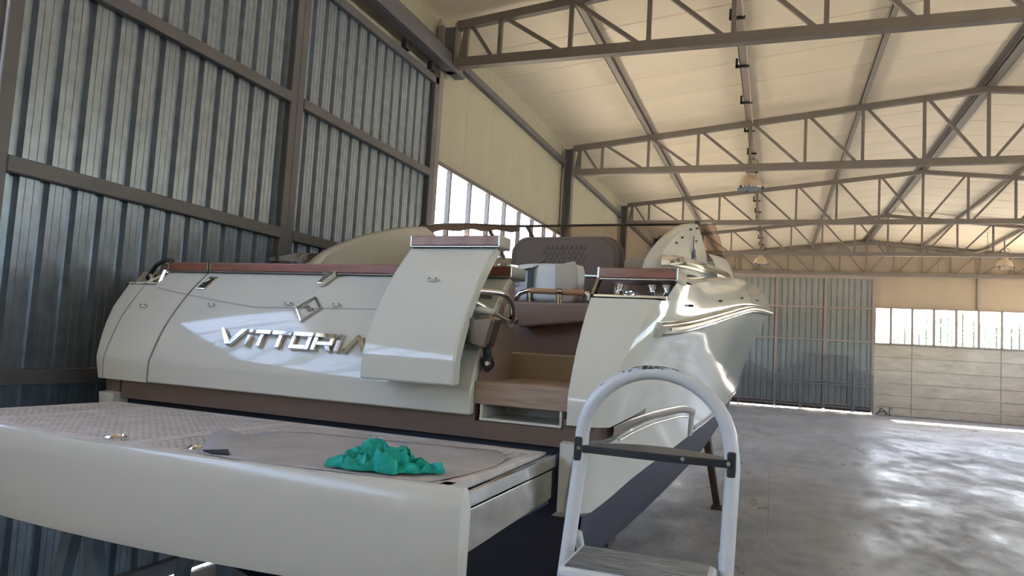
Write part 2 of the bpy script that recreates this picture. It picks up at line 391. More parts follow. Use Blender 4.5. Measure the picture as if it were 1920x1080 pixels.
# ---- corrugated steel sheet running along u, ribs vertical
def sheet_mesh(wd, h, pitch, depth, off=0.0):
    """front face at 0, recessed ribs to -depth; u along Y, normal +X"""
    prof = []
    n = int(math.ceil(wd / pitch)) + 1
    for i in range(-1, n):
        b = i * pitch + off
        for u, d in ((0, 0), (.155, 0), (.165, .004), (.185, .004), (.195, 0), (.43, 0), (.44, .004), (.46, .004), (.47, 0), (.64, 0), (.70, depth), (.92, depth), (.98, 0)):
            prof.append((b + u * pitch, -d))
    prof = [(u, d) for u, d in prof if 0 <= u <= wd]; prof = [(0, 0)] + prof + [(wd, 0)]
    return MB().loft([[(d, u, 0) for u, d in prof], [(d, u, h) for u, d in prof]])

# ---- door_1: the near sliding door, two leaves of galvanised sheet on a grey frame
door = setting('door_1', 'tall galvanised corrugated sliding door with grey steel frame')
DZ0, DZ1 = .06, 5.54
XD = XW + .02          # frame front
RY = [1.63, 2.92, 4.22]
for (a, b, offs) in ((2.84, 5.578, .03), (5.582, 8.50, 0)):
    leaf = obj('leaf_frame', MB().box(XD - .07, XD, a, a + .095, DZ0, DZ1).box(XD - .07, XD, b - .095, b, DZ0, DZ1)
               .box(XD - .07, XD, a, b, DZ1 - .10, DZ1).box(XD - .07, XD, a, b, DZ0, DZ0 + .12), STEELPAINT, door, bevel=.006, seg=1)
    wd = (b - a - .04) / 3
    for i in range(3):
        y0 = a + .02 + i * wd
        ph = (3.46 - y0) % .199
        s = obj('sheet', sheet_mesh(wd, DZ1 - DZ0 - .04, .199, .042, ph), GALV, leaf, solid=.003); s.location = (XD - .06, y0, DZ0 + .02)
    for z in RY:
        obj('rail', MB().box(XD - .055, XD + .012, a + .09, b - .09, z - .05, z + .05), STEELPAINT, leaf, bevel=.005, seg=1)
obj('track', MB().box(XD + .03, XD + .15, -3.0, 8.92, 5.66, 5.90).box(XD + .15, XD + .19, -3.0, 8.92, 5.66, 5.72), STEELPAINT, door, bevel=.008, seg=1)
for y in (6.1, 7.55, 8.25): obj('roller', MB().box(XD - .03, XD + .04, y - .07, y + .07, 5.545, 5.655), BLACK, door, bevel=.01)
obj('sill_beam', MB().box(XD - .34, XD - .16, 2.4, 8.6, .012, .26), RUST, door)
# ---- door_2: far sliding door
door2 = setting('door_2', 'grey corrugated sliding door in the far gable wall')
posts = [-3.9, -1.9, .06, 1.99, 3.83]
for x in posts: obj('post', MB().box(x - .055, x + .055, YF - .115, YF - .02, .08, 5.66), RAILF, door2)
for i, (a, b) in enumerate(zip(posts[:-1], posts[1:])):
    leaf = obj('leaf_frame', MB().box(a + .05, b - .05, YF - .1, YF - .03, 5.56, 5.66).box(a + .05, b - .05, YF - .1, YF - .03, .24, .32), RAILF, door2)
    nsh = 2
    for k in range(nsh):
        wd = (b - a) / nsh; s = obj('sheet', sheet_mesh(wd, 5.34, .24, .04), DOORF, leaf); s.rotation_euler = (0, 0, -PI / 2); s.location = (a + k * wd, YF - .05, .28)
    for z in (2.95, 4.33): obj('rail', MB().box(a + .05, b - .05, YF - .105, YF - .045, z - .035, z + .035), RAILF, leaf)
    obj('kick_rail', MB().box(a + .055, b - .055, YF - .12, YF - .02, .05, .27), RUST, leaf)

# ---- columns (each its own)
lab = {8.64: 'grey steel column at the edge of the sliding door', 14.76: 'dark steel column between window band and plain panel wall',
       20.88: 'dark steel column under the third roof truss', 27.0: 'dark steel column under the fourth roof truss, beyond the windscreen'}
POSTM = mat('pinkish_grey_post', (.24, .215, .21), .5, var=.06, vscale=3)
c = thing('steel_column', lab[8.64], 'column', (XW, 8.58, 0), group='wall columns')
obj('web', MB().box(-.06, .025, -.06, .06, 0, 6.3), POSTM, c, bevel=.006, seg=1); obj('head_bracket', MB().box(.03, .19, .0, .12, 5.66, 6.28), STEELPAINT, c); obj('base_plate', MB().box(-.06, .06, -.075, .09, 0, .02), STEELPAINT, c)
for y in (14.76, 20.88, 27.0):
    c = thing('steel_column', lab[y], 'column', (XW, y, 0), group='wall columns')
    obj('web', MB().box(.03, .16, -.008, .008, 0, 6.3), STEELPAINT, c)
    for x in (0.0, .16): obj('flange', MB().box(x, x + .025, -.085, .085, 0, 6.3), STEELPAINT, c)
    obj('base_plate', MB().box(-.02, .22, -.13, .13, 0, .02), STEELPAINT, c)

# ---- roof trusses
TX = [-4.05, -3.56, -2.58, -1.57, -.56, .46, 1.47, 2.5, 3.52]
TX = TX + [2 * XRIDGE - x for x in TX[-2::-1]]
BZ = 5.78
tm = {}
tm['bottom_chord'] = MB().box(XW + .19, XR - .19, -.06, .06, BZ - .065, BZ + .065).mesh('bottom_chord')
def top_chord(a, b):
    return MB().prism([(a, chord_z(a) - .11), (b, chord_z(b) - .11), (b, chord_z(b)), (a, chord_z(a))], lambda p, k: (p[0], -.05 + .1 * k, p[1]))
tm['top_l'] = top_chord(XW + .19, XRIDGE).mesh('top_chord'); tm['top_r'] = top_chord(XRIDGE, XR - .19).mesh('top_chord')
webs = []
for i, x in enumerate(TX):
    webs.append(('vertical', MB().bar((x, 0, BZ), (x, 0, chord_z(x) - .05), .055, .055)))
full = [XW + .26] + TX + [XR - .26]
for i in range(len(full) - 1):
    a, b = full[i], full[i + 1]
    if a < XRIDGE - .01: webs.append(('diagonal', MB().bar((a + .06, 0, chord_z(a) - .07), (b - .09, 0, BZ + .03), .05, .05)))
    else: webs.append(('diagonal', MB().bar((b - .06, 0, chord_z(b) - .07), (a + .09, 0, BZ + .03), .05, .05)))
wm = [(n, b.mesh(n)) for n, b in webs]
for me in list(tm.values()) + [m for _, m in wm]: me.materials.append(TRUSSM)
tl = {8.64: 'roof truss crossing above the boat, ending over the sliding door track', 14.76: 'second roof truss from the sliding door, in front of the bell lamp',
      20.88: 'third roof truss from the sliding door, behind the larger bell lamp', 27.0: 'fourth roof truss from the sliding door, in front of the far gable',
      33.0: 'lattice truss standing against the far gable wall'}
for y in (8.64, 14.76, 20.88, 27.0, 33.0):
    t = thing('roof_truss', tl[y], 'truss', (0, y, 0), group='steel roof trusses')
    for n, me in [('bottom_chord', tm['bottom_chord']), ('top_chord', tm['top_l']), ('top_chord', tm['top_r'])] + wm:
        o = bpy.data.objects.new(n, me); COL.objects.link(o); o.parent = t
    obj('end_plate', MB().box(XW + .185, XW + .20, -.09, .09, BZ - .1, chord_z(XW) - .02), TRUSSM, t)
# ---- purlins
PURL = mat('pale_taupe_steel', (.30, .26, .225), .5, var=.08, vscale=3)
def purlin(x, label, wd=.10, h=.098, m=PURL):
    p = thing('roof_purlin', label, 'beam', (x, 0, 0), group='roof purlins')
    z = roof_z(x) - .003
    obj('web', MB().box(-wd / 2, -wd / 2 + .012, YB, YF - .05, z - h, z), m, p)
    obj('top_flange', MB().box(-wd / 2, wd / 2, YB, YF - .05, z - .012, z), m, p)
    obj('bottom_flange', MB().box(-wd / 2, wd / 2, YB, YF - .05, z - h, z - h + .012), m, p)
    return p
purlin(-2.56, 'roof purlin nearest the sliding door wall, running the hangar length')
p2 = purlin(-.60, 'roof purlin carrying brackets and two bell lamps')
for y in np.arange(10.0, 32.5, 1.75):
    obj('bracket', MB().box(-.11, .10, y - .02, y + .02, roof_z(-.6) - .17, roof_z(-.6) - .13).box(-.11, -.075, y - .02, y + .02, roof_z(-.6) - .17, roof_z(-.6) - .02), BLACK, p2)
obj('conduit', MB().tube([(.075, y, roof_z(-.6) - .14 - .012 * math.sin(y)) for y in np.arange(9.5, 32, .7)], .012, 6), LAMPM, p2)
purlin(1.45, 'pale roof purlin between the lamp purlin and the ridge', m=PURL)
rp = purlin(3.52, 'dark ridge beam along the roof peak', wd=.13, h=.098, m=TRUSSM)
obj('ridge_cap', MB().prism([(-.16, roof_z(3.36) - .004), (0, roof_z(3.52) - .02), (.16, roof_z(3.68) - .004), (.16, roof_z(3.68) - .014), (0, roof_z(3.52) - .03), (-.16, roof_z(3.36) - .014)], lambda p, k: (p[0], (YB, YF - .06)[k], p[1])), TRUSSM, rp)
purlin(5.6, 'roof purlin just past the ridge on the far slope', m=PURL); purlin(7.64, 'roof purlin midway down the far roof slope'); purlin(9.6, 'roof purlin low on the far roof slope')

# ---- bell lamps
def lamp(x, y, zr, label):
    L = thing('bell_lamp', label, 'lamp', (x, y, zr), group='hanging bell lamps')
    prof = [(.275, 0), (.285, .02), (.27, .05), (.25, .14), (.20, .24), (.12, .30), (.10, .31), (.10, .36), (.0, .36)]
    obj('shade', MB().lathe([(.0, .30), (.1, .28), (.19, .2), (.24, .1), (.262, .02)] + prof, (0, 0, 0), 28), LAMPM, L, smooth=True)
    obj('rim', MB().lathe([(.268, -.012), (.292, -.012), (.292, .022), (.268, .022)], (0, 0, 0), 28), CHROME, L, smooth=True)
    obj('glass', MB().lathe([(0.001, .012), (.26, .012), (.26, .02), (.001, .02)], (0, 0, 0), 24), GLASSW, L)
    obj('ballast_box', MB().box(-.1, .1, -.1, .1, .37, .56), TRESTLE, L, bevel=.012)
    obj('stem', MB().tube([(0, 0, .56), (0, 0, roof_z(x) - .1 - zr)], .022, 8), STEELPAINT, L)
    obj('cable', MB().tube([(.07 + .09 * math.cos(a), 0, .62 + .09 * math.sin(a)) for a in np.linspace(-1.2, PI + 1.2, 14)], .008, 6), BLACK, L)
    for a in (.3, 2.4, 4.5): obj('clip', MB().box(-.02, .02, .27, .31, -.03, .03), BLACK, L).rotation_euler = (0, 0, a)
lamp(-.64, 17.6, 6.0, 'larger cream bell lamp hanging just past the second truss')
lamp(-.60, 30.0, 5.74, 'small distant bell lamp hanging above the far door')
lamp(7.66, 30.0, 5.74, 'distant bell lamp at the edge of the photo above the window wall')
tb = thing('tube_lamp', 'thin hanging lamp arm with a wire below the far truss', 'lamp', (6.55, 29, 6.15))
obj('arm', MB().bar((-.35, 0, -.12), (.35, 0, .1), .05, .04), LAMPM, tb); obj('wire', MB().tube([(.35, 0, .1), (.35, 0, roof_z(6.9) - 6.15 - .006)], .006, 6), BLACK, tb)

# ---- metal gates leaning at the far door
def gate(name, label, x0, x1, zt0, zt1, y, posts_=True):
    g = thing(name, label, 'gate', ((x0 + x1) / 2, y, 0), group='steel bar gates at the far door')
    cx = (x0 + x1) / 2; n = max(2, round((x1 - x0) / .12))
    zt = lambda x: zt0 + (zt1 - zt0) * (x - x0) / (x1 - x0)
    for i in range(1, n):
        x = x0 + (x1 - x0) * i / n; obj('bar', MB().box(x - cx - .012, x - cx + .012, -.012, .012, .2, zt(x)), GATEM, g)
    for x in (x0, x1): obj('post', MB().box(x - cx - .03, x - cx + .03, -.03, .03, .02, zt(x) + .03), GATEM, g)
    obj('top_rail', MB().bar((x0 - cx, 0, zt0), (x1 - cx, 0, zt1), .05, .05), GATEM, g)
    for z in (.2, 1.12, 1.24): obj('rail', MB().box(x0 - cx, x1 - cx, -.02, .02, z - .025, z + .025), GATEM, g)
gate('bar_gate', 'tall square-topped bar gate leaning on the far sliding door', 1.12, 3.05, 2.36, 2.33, YF - .35)
gate('bar_gate', 'bar gate with slanting top sloping down away from the square gate', .1, 1.05, 1.38, 1.90, YF - .42)
gate('bar_gate', 'short slanting bar gate between square gate and concrete wall', 3.12, 3.80, 1.86, 1.55, YF - .42)
gate('bar_gate', 'slanting bar gate partly hidden behind the boat hull', -1.4, .02, 2.05, 1.38, YF - .42)
h = MB()
h.tube([(3.95 + .32 * t + .05 * math.sin(9 * t), YF - .5 + .08 * math.cos(7 * t), .05 + .24 * math.sin(PI * t)) for t in np.linspace(0, 1.3, 16)], .018, 8)
h.tube([(3.9 + .5 * t, YF - .62 + .05 * math.cos(5 * t), .04 + .14 * math.sin(PI * min(t, 1))) for t in np.linspace(0, 1.1, 14)], .018, 8)
h.tube([(4.45 + .05 * math.cos(a), YF - .5, .22 + .12 * math.sin(a)) for a in np.linspace(0, 5, 12)], .015, 8)
tag(obj('rubber_hose', h, HOSE, smooth='all'), 'tangle of black hose lying at the concrete wall corner', 'hose')

# ---- trees outside
def tree(x, y, hgt, r, label, seed):
    t = thing('tree', label, 'tree', (x, y, -.22), group='trees outside')
    rnd = random.Random(seed)
    obj('trunk', MB().tube([(0, 0, 0), (.05, .05, hgt * .3), (0, .1, hgt * .6)], [.16, .12, .06], 8), BARK, t)
    mb = MB()
    for i in range(2600):
        a = rnd.uniform(0, 2 * PI); zz = rnd.uniform(-1, 1); rr = rnd.uniform(.55, 1) ** .5
        k = math.sqrt(1 - zz * zz); lump = 1 + .3 * math.sin(3 * a + seed) * math.cos(4 * zz)
        c = Vector((r * k * math.cos(a) * rr * lump, r * k * math.sin(a) * rr * lump, hgt * .62 + zz * hgt * .38 * rr * lump))
        u = Vector((rnd.uniform(-1, 1), rnd.uniform(-1, 1), rnd.uniform(-1, 1))).normalized(); v = u.orthogonal().normalized(); s_ = rnd.uniform(.12, .26)
        mb.add([c - u * s_, c + v * s_ * .5, c + u * s_, c - v * s_ * .5], [(0, 1, 2, 3)])
    tag(obj('foliage', mb, LEAF, t), kind='stuff')
tree(10.3, 50, 5.3, 2.1, 'large leafy tree outside seen through the far panes', 3)
tree(7.0, 46, 4.1, 1.0, 'small round tree outside at the third far pane', 5)
tree(14.0, 52, 4.9, 1.4, 'tree outside at the edge of the far pane band', 8)

# ================================================================== BOAT (local frame: x to starboard, y forward, z up)
boat = thing('motor_boat', 'cream motor yacht with brown trim and open stern, up on stands', 'boat', (-2.22423, 3.10170, 0), math.radians(-2.5))
PR = [(0, 1.67), (0, 1.79), (.045, 1.90), (.10, 2.0), (.19, 2.12), (.29, 2.24), (.385, 2.345)]
yprof_s = spline([1.79, 1.86, 1.93, 2.0, 2.12, 2.24, 2.345], [0, .027, .057, .094, .175, .276, .385])
def yprof(z): return 0 if z < 1.79 else yprof_s(z)
xr = spline([0, .4, 1.5, 3, 4.5, 5.7, 7, 8.5, 10, 11.3, 12.2], [1.69, 1.748, 1.845, 1.893, 1.91, 1.905, 1.83, 1.58, 1.13, .55, .02])
zr = spline([0, .27, 1.46, 2.94, 5.66, 8, 10, 12.2], [2.10, 2.12, 2.25, 2.39, 2.53, 2.66, 2.80, 2.95])
xs_ = spline([0, .4, 1.4, 3.4, 5.3, 7, 8.5, 10, 11.3, 12.2], [1.765, 1.777, 1.81, 1.835, 1.845, 1.78, 1.54, 1.10, .53, .02])
zs = spline([0, .4, .7, 1.4, 3.4, 5.3, 8, 12.2], [2.345, 2.36, 2.40, 2.475, 2.655, 2.755, 2.88, 3.08])
xw = spline([0, .25, .56, 1.5, 3, 4.6, 6, 8, 10, 11.3, 12.2], [1.49, 1.53, 1.575, 1.64, 1.68, 1.66, 1.57, 1.20, .58, .12, .0])
zw = spline([0, .2, .56, 1.5, 3, 4.6, 6, 8, 10, 12.2], [1.30, 1.325, 1.395, 1.47, 1.55, 1.63, 1.70, 1.85, 2.1, 2.45])
def hx(s, z):
    f = (z - zw(s)) / (zr(s) - zw(s))
    return xw(s) + (xr(s) - xw(s)) * max(f, 0) ** 1.08 - .02 * math.sin(PI * min(max(f, 0), 1))
STAT = [.2, .3, .4, .5] + [.5 + .25 * i for i in range(1, 46)] + [11.9, 12.05, 12.2]
def hull_row(kind, f, inset, sgn, xin):
    """one longitudinal row of the topsides; returns list of points from inner return to bow"""
    def pt(s):
        if kind == 'f': z = zw(s) + (zr(s) - zw(s)) * f; x = hx(s, z)
        else: z = zr(s) + (zs(s) - zr(s)) * f; x = xr(s) + (xs_(s) - xr(s)) * f * f + .008 * math.sin(PI * f) * min(1, (12.2 - s))
        return x, z
    x0, z0 = pt(0); ya = yprof(z0) if z0 > 1.6 else 0
    row = []
    ins = .04 if inset else 0
    for xx, yy in ((xin, ya + .22), (xin, ya), (1.44, ya), (x0 - .10, ya), (x0 - .08, ya + .0008), (x0 - .035, ya + .012), (pt(.07)[0] - .004, ya + .07)):
        row.append((sgn * (xx - (.02 if inset and xx > xin else 0)), yy + ins, z0))
    for s in STAT:
        x, z = pt(s); k = max(0, 1 - s / .5) if inset else 0
        row.append((sgn * (x - .02 * k), s + ya * max(0, 1 - s / 3) + .0 * k, z))
    return row
ROWS = [('f', 0, 0), ('f', .06, 0), ('f', .2, 0), ('f', .33, 0), ('f', .362, 0), ('f', .372, 1), ('f', .455, 1), ('f', .4625, 0), ('f', .48, 0), ('f', .58, 0), ('f', .615, 0), ('f', .66, 0), ('f', .75, 0), ('f', .87, 0), ('f', 1, 0),
        ('g', .3, 0), ('g', .6, 0), ('g', .85, 0), ('g', 1.0, 0)]
hull = None
for sgn, xin_hi, nm in ((1, 1.39, 'topside'), (-1, 1.12, 'topside')):
    rows = []
    for kind, f, ins in ROWS:
        z0 = zw(0) + (zr(0) - zw(0)) * f if kind == 'f' else zr(0) + (zs(0) - zr(0)) * f
        if z0 > 2.262: break_hi = True
        rows.append(hull_row(kind, f, ins, sgn, 1.366 if (kind == 'f' and f < .46) else xin_hi))
    # roll the sponson's lower edge under
    low = [(p[0] - sgn * .03, p[1] + (.02 if i < 7 else 0), p[2] - .025) for i, p in enumerate(rows[0])]
    rows = [low] + rows
    mb = MB().loft(rows)
    # cut the mooring-corner opening: drop aft faces above the corner deck
    keep = []
    n = len(rows[0])
    for fc in mb.f:
        zc = sum(mb.v[i][2] for i in fc) / 4; cols_ = [i % n for i in fc]
        if max(cols_) <= 6 and zc > 2.262 and (sgn > 0 or min(cols_) >= 2): continue
        keep.append(fc)
    mb.f = keep
    o = obj(nm, mb, GEL, boat, smooth=True)
    o['label'] = 'glossy cream hull side with flared stern quarter'
    # brown recess band around the corner
    br = [hull_row('f', f, 1, sgn, 1.366)[:11] for f in (.368, .46)]
    br = [[(p[0], p[1] - .003, p[2]) for p in r] for r in br]
    obj('trim_band', MB().loft(br), BROWN, boat, smooth=True)
    # hull bottom
    xc = spline([0, 3, 5, 6.5, 8, 10, 11.2, 12.2], [1.40, 1.46, 1.42, 1.32, 1.05, .42, .08, 0])
    zc_ = spline([0, 1, 3, 4.5, 6, 8, 10, 12.2], [1.0, 1.02, 1.10, 1.15, 1.25, 1.48, 1.85, 2.4])
    zk = spline([0, 6, 8, 10, 11.3, 12.2], [.66, .62, .72, 1.2, 1.85, 2.38])
    bot = []
    ST2 = [.04] + STAT
    for s in ST2:
        w_ = xw(s) - .03; bot.append([(0, s, zk(s)), (sgn * xc(s) * .5, s, zk(s) * .52 + zc_(s) * .48), (sgn * xc(s), s, zc_(s)), (sgn * (xc(s) * .45 + w_ * .55 + .02), s, zc_(s) * .5 + (zw(s) - .02) * .5), (sgn * w_, s, zw(s) - .022)])
    ob = obj('hull_bottom', MB().loft(bot), NAVY, boat, smooth=True); ob['label'] = 'matt navy hull bottom below the waterline'
    # side styling strip: brown, running forward then turning down
    def strip(name, pts_top, pts_bot, m, offs, parent=boat):
        r = []
        for pt_, pb_ in zip(pts_top, pts_bot):
            ring = []
            for k in range(5):
                s = pt_[0] + (pb_[0] - pt_[0]) * k / 4; z = pt_[1] + (pb_[1] - pt_[1]) * k / 4
                o_ = offs * (.35 if k in (0, 4) else 1)
                ring.append((sgn * (hx(s, z) + o_), s, z))
            r.append(ring)
        return obj(name, MB().loft(r), m, parent, smooth='all')
    S = np.linspace(.1, 1.78, 16)
    top = spline([.1, .3, .75, 1.2, 1.55, 1.78], [1.672, 1.694, 1.712, 1.708, 1.685, 1.645]); bt = spline([.1, .3, .75, 1.2, 1.55, 1.78], [1.60, 1.64, 1.668, 1.665, 1.645, 1.61])
    strip('side_trim', [(s, top(s)) for s in S], [(s, bt(s)) for s in S], BROWN, .010)
    T = np.linspace(0, 1, 8)
    strip('side_trim', [(1.80 + .05 * t, 1.655 - .17 * t) for t in T], [(1.62 + .10 * t, 1.655 - .17 * t) for t in T], BROWN, .009)
    strip('side_highlight', [(s, bt(s) - .018) for s in S[1:14]], [(s, bt(s) - .030) for s in S[1:14]], CHROME, .008)  # chrome strip drawn for the highlight line under the brown trim
    strip('boot_stripe', [(s, zw(s) + .045) for s in np.linspace(1.9, 9, 24)], [(s, zw(s) + .015) for s in np.linspace(1.9, 9, 24)], BROWN, .005)
    # rub rail
    rail = []
    for s in [.13, .17, .24] + [q for q in STAT if q > .25]:
        d = min(1, (12.25 - s) / .8)
        rail.append([(sgn * (xr(s) + o_ * d), s + yprof(2.10) * max(0, 1 - s / 3), zr(s) + v_) for o_, v_ in ((-.02, -.034), (.018, -.034), (.026, -.026), (.022, -.020), (.036, -.016), (.042, 0), (.036, .016), (.022, .020), (.026, .026), (.018, .034), (-.02, .034))])
    rr_ = obj('rub_rail', MB().loft(rail, True, True), RAILC, boat, smooth=True); rr_['label'] = 'polished steel rubbing strake'
    ins = [[(sgn * (xr(s) + .043), s + yprof(2.10) * max(0, 1 - s / 3), zr(s) + v) for v in (-.007, .007)] for s in [.2, .3] + [q for q in STAT if .35 < q < 11]]
    obj('rail_reflection', MB().loft(ins), WOOD, rr_, smooth='all')  # wood-brown strip painted in for the reflection along the steel rail
    fr = [[(sgn * (xr(.26) + .056), .28, zr(.26) - .06), (sgn * (xr(.26) + .056), .32, zr(.26) + .055)], [(sgn * (xr(.26) + .056), .31, zr(.26) - .06), (sgn * (xr(.26) + .056), .36, zr(.26) + .055)]]
    # side deck and foredeck
    dk = []
    for s in [q for q in STAT if q > .45]:
        X = xs_(s); zc0 = zs(s)
        if s < 4.2: ring = [(X, zc0), (X - .02, zc0 + .010), (X - .10, zc0 + .014), (X * .5 + .70, zc0 + .016), (1.38, zc0 + .018), (1.36, zc0 + .01), (1.36, zc0 - .3)]
        else:
            k = min(1, (s - 4.2) / 1.2); xi = 1.36 * (1 - k)
            ring = [(X, zc0), (X - min(.02, X * .1), zc0 + .010), (X - min(.10, X * .3), zc0 + .016)] + [(X * .72 * (1 - j) + min(xi, X * .5) * j, zc0 + .018 + .05 * j * min(1, X)) for j in (0, .35, .7, 1)]
        dk.append([(sgn * a, s + yprof(2.345) * max(0, 1 - s / 3), b) for a, b in ring])
    obj('deck', MB().loft(dk), GEL, boat, smooth=True)
    # wing fairing that carries the windscreen
    wy = [1.66, 1.80, 2.06, 2.32, 2.59, 3.0, 3.40]; wz = [2.53, 2.66, 2.785, 2.885, 2.97, 3.085, 3.165]
    fy = spline(wy, wz); ring = []
    for y in np.linspace(1.66, 3.40, 15):
        zt = fy(y); zb = zs(y) + .03
        ring.append([(sgn * (1.455 + .0 * y), y, zb), (sgn * (1.44 - .03 * (zt - zb)), y, zb + (zt - zb) * .5), (sgn * 1.415, y, zt - .012), (sgn * 1.39, y, zt), (sgn * 1.33, y, zt - .004), (sgn * 1.31, y, zt - .02), (sgn * 1.34, y, zb)])
    for k in range(1, 5):   # raked front edge
        y = 3.40 + .62 * k / 4; zt = 3.165 - .185 * (k / 4); zb = min(zs(y) + .03, zt - .01)
        ring.append([(sgn * 1.455, y, zb), (sgn * (1.44 - .03 * (zt - zb)), y, zb + (zt - zb) * .5), (sgn * 1.415, y, zt - .006), (sgn * 1.39, y, zt), (sgn * 1.33, y, zt), (sgn * 1.31, y, zt - .01), (sgn * 1.34, y, zb)])
    wg = obj('windscreen_wing', MB().loft(ring, True, True), GEL_MATT, boat, smooth=True)
    wg['label'] = 'cream curved wing carrying the windscreen'
    for (y, z) in ((2.55, 2.90), (2.95, 3.03), (3.25, 2.98), (3.3, 3.1), (2.3, 2.82)):
        obj('snap_stud', MB().tube([(sgn * 1.412, y, z), (sgn * 1.437, y, z)], .007, 8), BLACK, wg)
    if sgn > 0:
        em = MB()
        for poly in ([(3.0, 2.74), (3.05, 2.74), (3.04, 2.93)], [(3.06, 2.74), (3.26, 2.72), (3.24, 2.75), (3.07, 2.77)], [(3.07, 2.78), (3.20, 2.77), (3.10, 2.83)], [(3.2, 2.66), (3.3, 2.64), (3.29, 2.70), (3.21, 2.71)]):
            em.prism(poly, lambda p, k: (1.4385 + .006 * k - .03 * max(0, p[1] - 2.85), p[0], p[1] + .06))
        obj('emblem', em, NAVYINK, wg)
    # steel strip standing in for the highlight on the glossy cream fairing
    fs_ = spline([1.40, 1.6, 2.33, 3.58, 5.1, 5.4], [2.56, 2.60, 2.675, 2.775, 2.86, 2.86])
    fr_ = []
    for y in np.linspace(1.40, 5.3, 22):
        k = min(1, (y - 1.36) / .15, (5.34 - y) / .4) ** .6
        fr_.append([(sgn * (1.50 + .03 * min(1, (5.3 - y) / 2) + o_ * k), y, fs_(y) + v * k) for o_, v in ((-.07, -.032), (.03, -.032), (.055, -.012), (.045, .018), (.0, .034), (-.07, .034))])
    obj('deck_fairing', MB().loft(fr_, True, True), RAILC, boat, smooth=True)['label'] = 'highlight strip on the glossy cream fairing along the wing foot'
    for y in (.75, 1.5, 2.5, 3.8): obj('snap_stud', MB().tube([(sgn * (xr(y) - .02), y, zr(y) + .085), (sgn * (xr(y) + .012), y, zr(y) + .085)], .006, 8), BLACK, boat)

# ---- windscreen
TC = [(-1.40, 3.40, 3.165), (-1.41, 4.1, 3.31), (-1.38, 4.8, 3.43), (-1.2, 5.3, 3.50), (-.8, 5.6, 3.55), (0, 5.75, 3.58), (.8, 5.6, 3.55), (1.2, 5.3, 3.50), (1.38, 4.8, 3.43), (1.41, 4.1, 3.31), (1.40, 3.40, 3.165)]
BC = [(-1.43, 4.02, 2.975), (-1.45, 4.8, 3.05), (-1.43, 5.5, 3.12), (-1.25, 6.05, 3.17), (-.8, 6.4, 3.2), (0, 6.55, 3.22), (.8, 6.4, 3.2), (1.25, 6.05, 3.17), (1.43, 5.5, 3.12), (1.45, 4.8, 3.05), (1.43, 4.02, 2.975)]
BC = [BC[0]] + BC[1:]
def curve3(P, n):
    t = range(len(P)); f = [spline(t, [p[k] for p in P]) for k in range(3)]
    return [tuple(g(u) for g in f) for u in np.linspace(0, len(P) - 1, n)]
tp, bs = curve3(TC, 41), curve3(BC, 41)
ws = obj('windscreen', MB().loft([tp, [tuple((np.array(t) * .5 + np.array(b) * .5) + np.array((0, .05, .02))) for t, b in zip(tp, bs)], bs]), TINT, boat, smooth='all')
ws['label'] = 'bronze tinted acrylic windscreen'
coam = MB().loft([[(p[0], p[1], p[2] + .004) for p in bs], [(p[0] * 1.03, p[1] + .03, p[2] - .05) for p in bs], [(p[0] * 1.06, p[1] + .06, p[2] - .16) for p in bs], [(p[0] * 1.06, p[1] + .06, 2.70) for p in bs]])
obj('screen_coaming', coam, GEL_MATT, boat, smooth=True)
obj('top_frame', MB().tube(tp, .016, 8), mat('dark_frame_metal', (.09, .08, .075), .25, .8), ws, smooth='all')
for i in (9, 14):
    i = i; obj('screen_strut', MB().bar(tp[i], bs[i], .035, .03), STEELPAINT, ws)
rg = MB(); rg.loft([[(p[0] + .01, p[1] - .02, p[2] - .012), (p[0] + .01, p[1] + .01, p[2] - .065 - .015 * math.sin(i * 1.7))] for i, p in enumerate(tp[:14])])
obj('screen_trim', rg, VINYL, ws, solid=.01)

# ---- transom panels, all cut from one raked profile
NP = [(0.0, 1.67), (0.0, 1.735), (0, 1.775)] + [(yprof(z), z) for z in np.linspace(1.79, 2.345, 12)]
def transom_panel(xa, xb, dy=0, dz=0, th=.05, taper=0.0):
    rings = []
    for x, t in ((xa, 0), (xb, 1)):
        f = [(x, y + dy, z + dz) for y, z in NP]; b = [(x, y + dy + th, z + dz - .012 * (z > 1.7)) for y, z in reversed(NP)]
        rings.append(f + b)
    return MB().loft(rings, True, True)
mp = obj('transom_panel', transom_panel(-1.112, .923), GEL, boat, smooth=True, bevel=.008); mp['label'] = 'wide glossy cream transom panel with chrome name letters'
# port quarter seams and panel joints as shallow dark reveals
def reveal(pts, wd, m=STEELPAINT):
    r = []
    for (x0, z0), (x1, z1) in zip(pts[:-1], pts[1:]):
        for k in range(6):
            t = k / 5; r.append((x0 + (x1 - x0) * t, z0 + (z1 - z0) * t))
    vert = abs(pts[0][0] - pts[-1][0]) < .2
    rings = []
    for x, z in r:
        a = (x - wd / 2, z) if vert else (x, z - wd / 2); b = (x + wd / 2, z) if vert else (x, z + wd / 2)
        rings.append([(q[0], yprof(q[1]) - .0015, q[1]) for q in (a, b)])
    return MB().loft(rings)
SEAM = mat('panel_joint_sealant', (.27, .25, .22), .6)
obj('joint', reveal([(-1.118, 1.672), (-1.118, 1.79), (-1.118, 2.0), (-1.116, 2.2), (-1.112, 2.34)], .005), SEAM, mp)
obj('joint', reveal([(-1.47, 1.672), (-1.475, 1.79), (-1.50, 2.0), (-1.53, 2.25)], .006), SEAM, mp)
obj('joint', reveal([(-1.40, 2.228), (-1.116, 2.19), (-.765, 2.15), (-.549, 2.130), (-.255, 2.135), (.224, 2.146), (.92, 2.15)], .005), SEAM, mp)
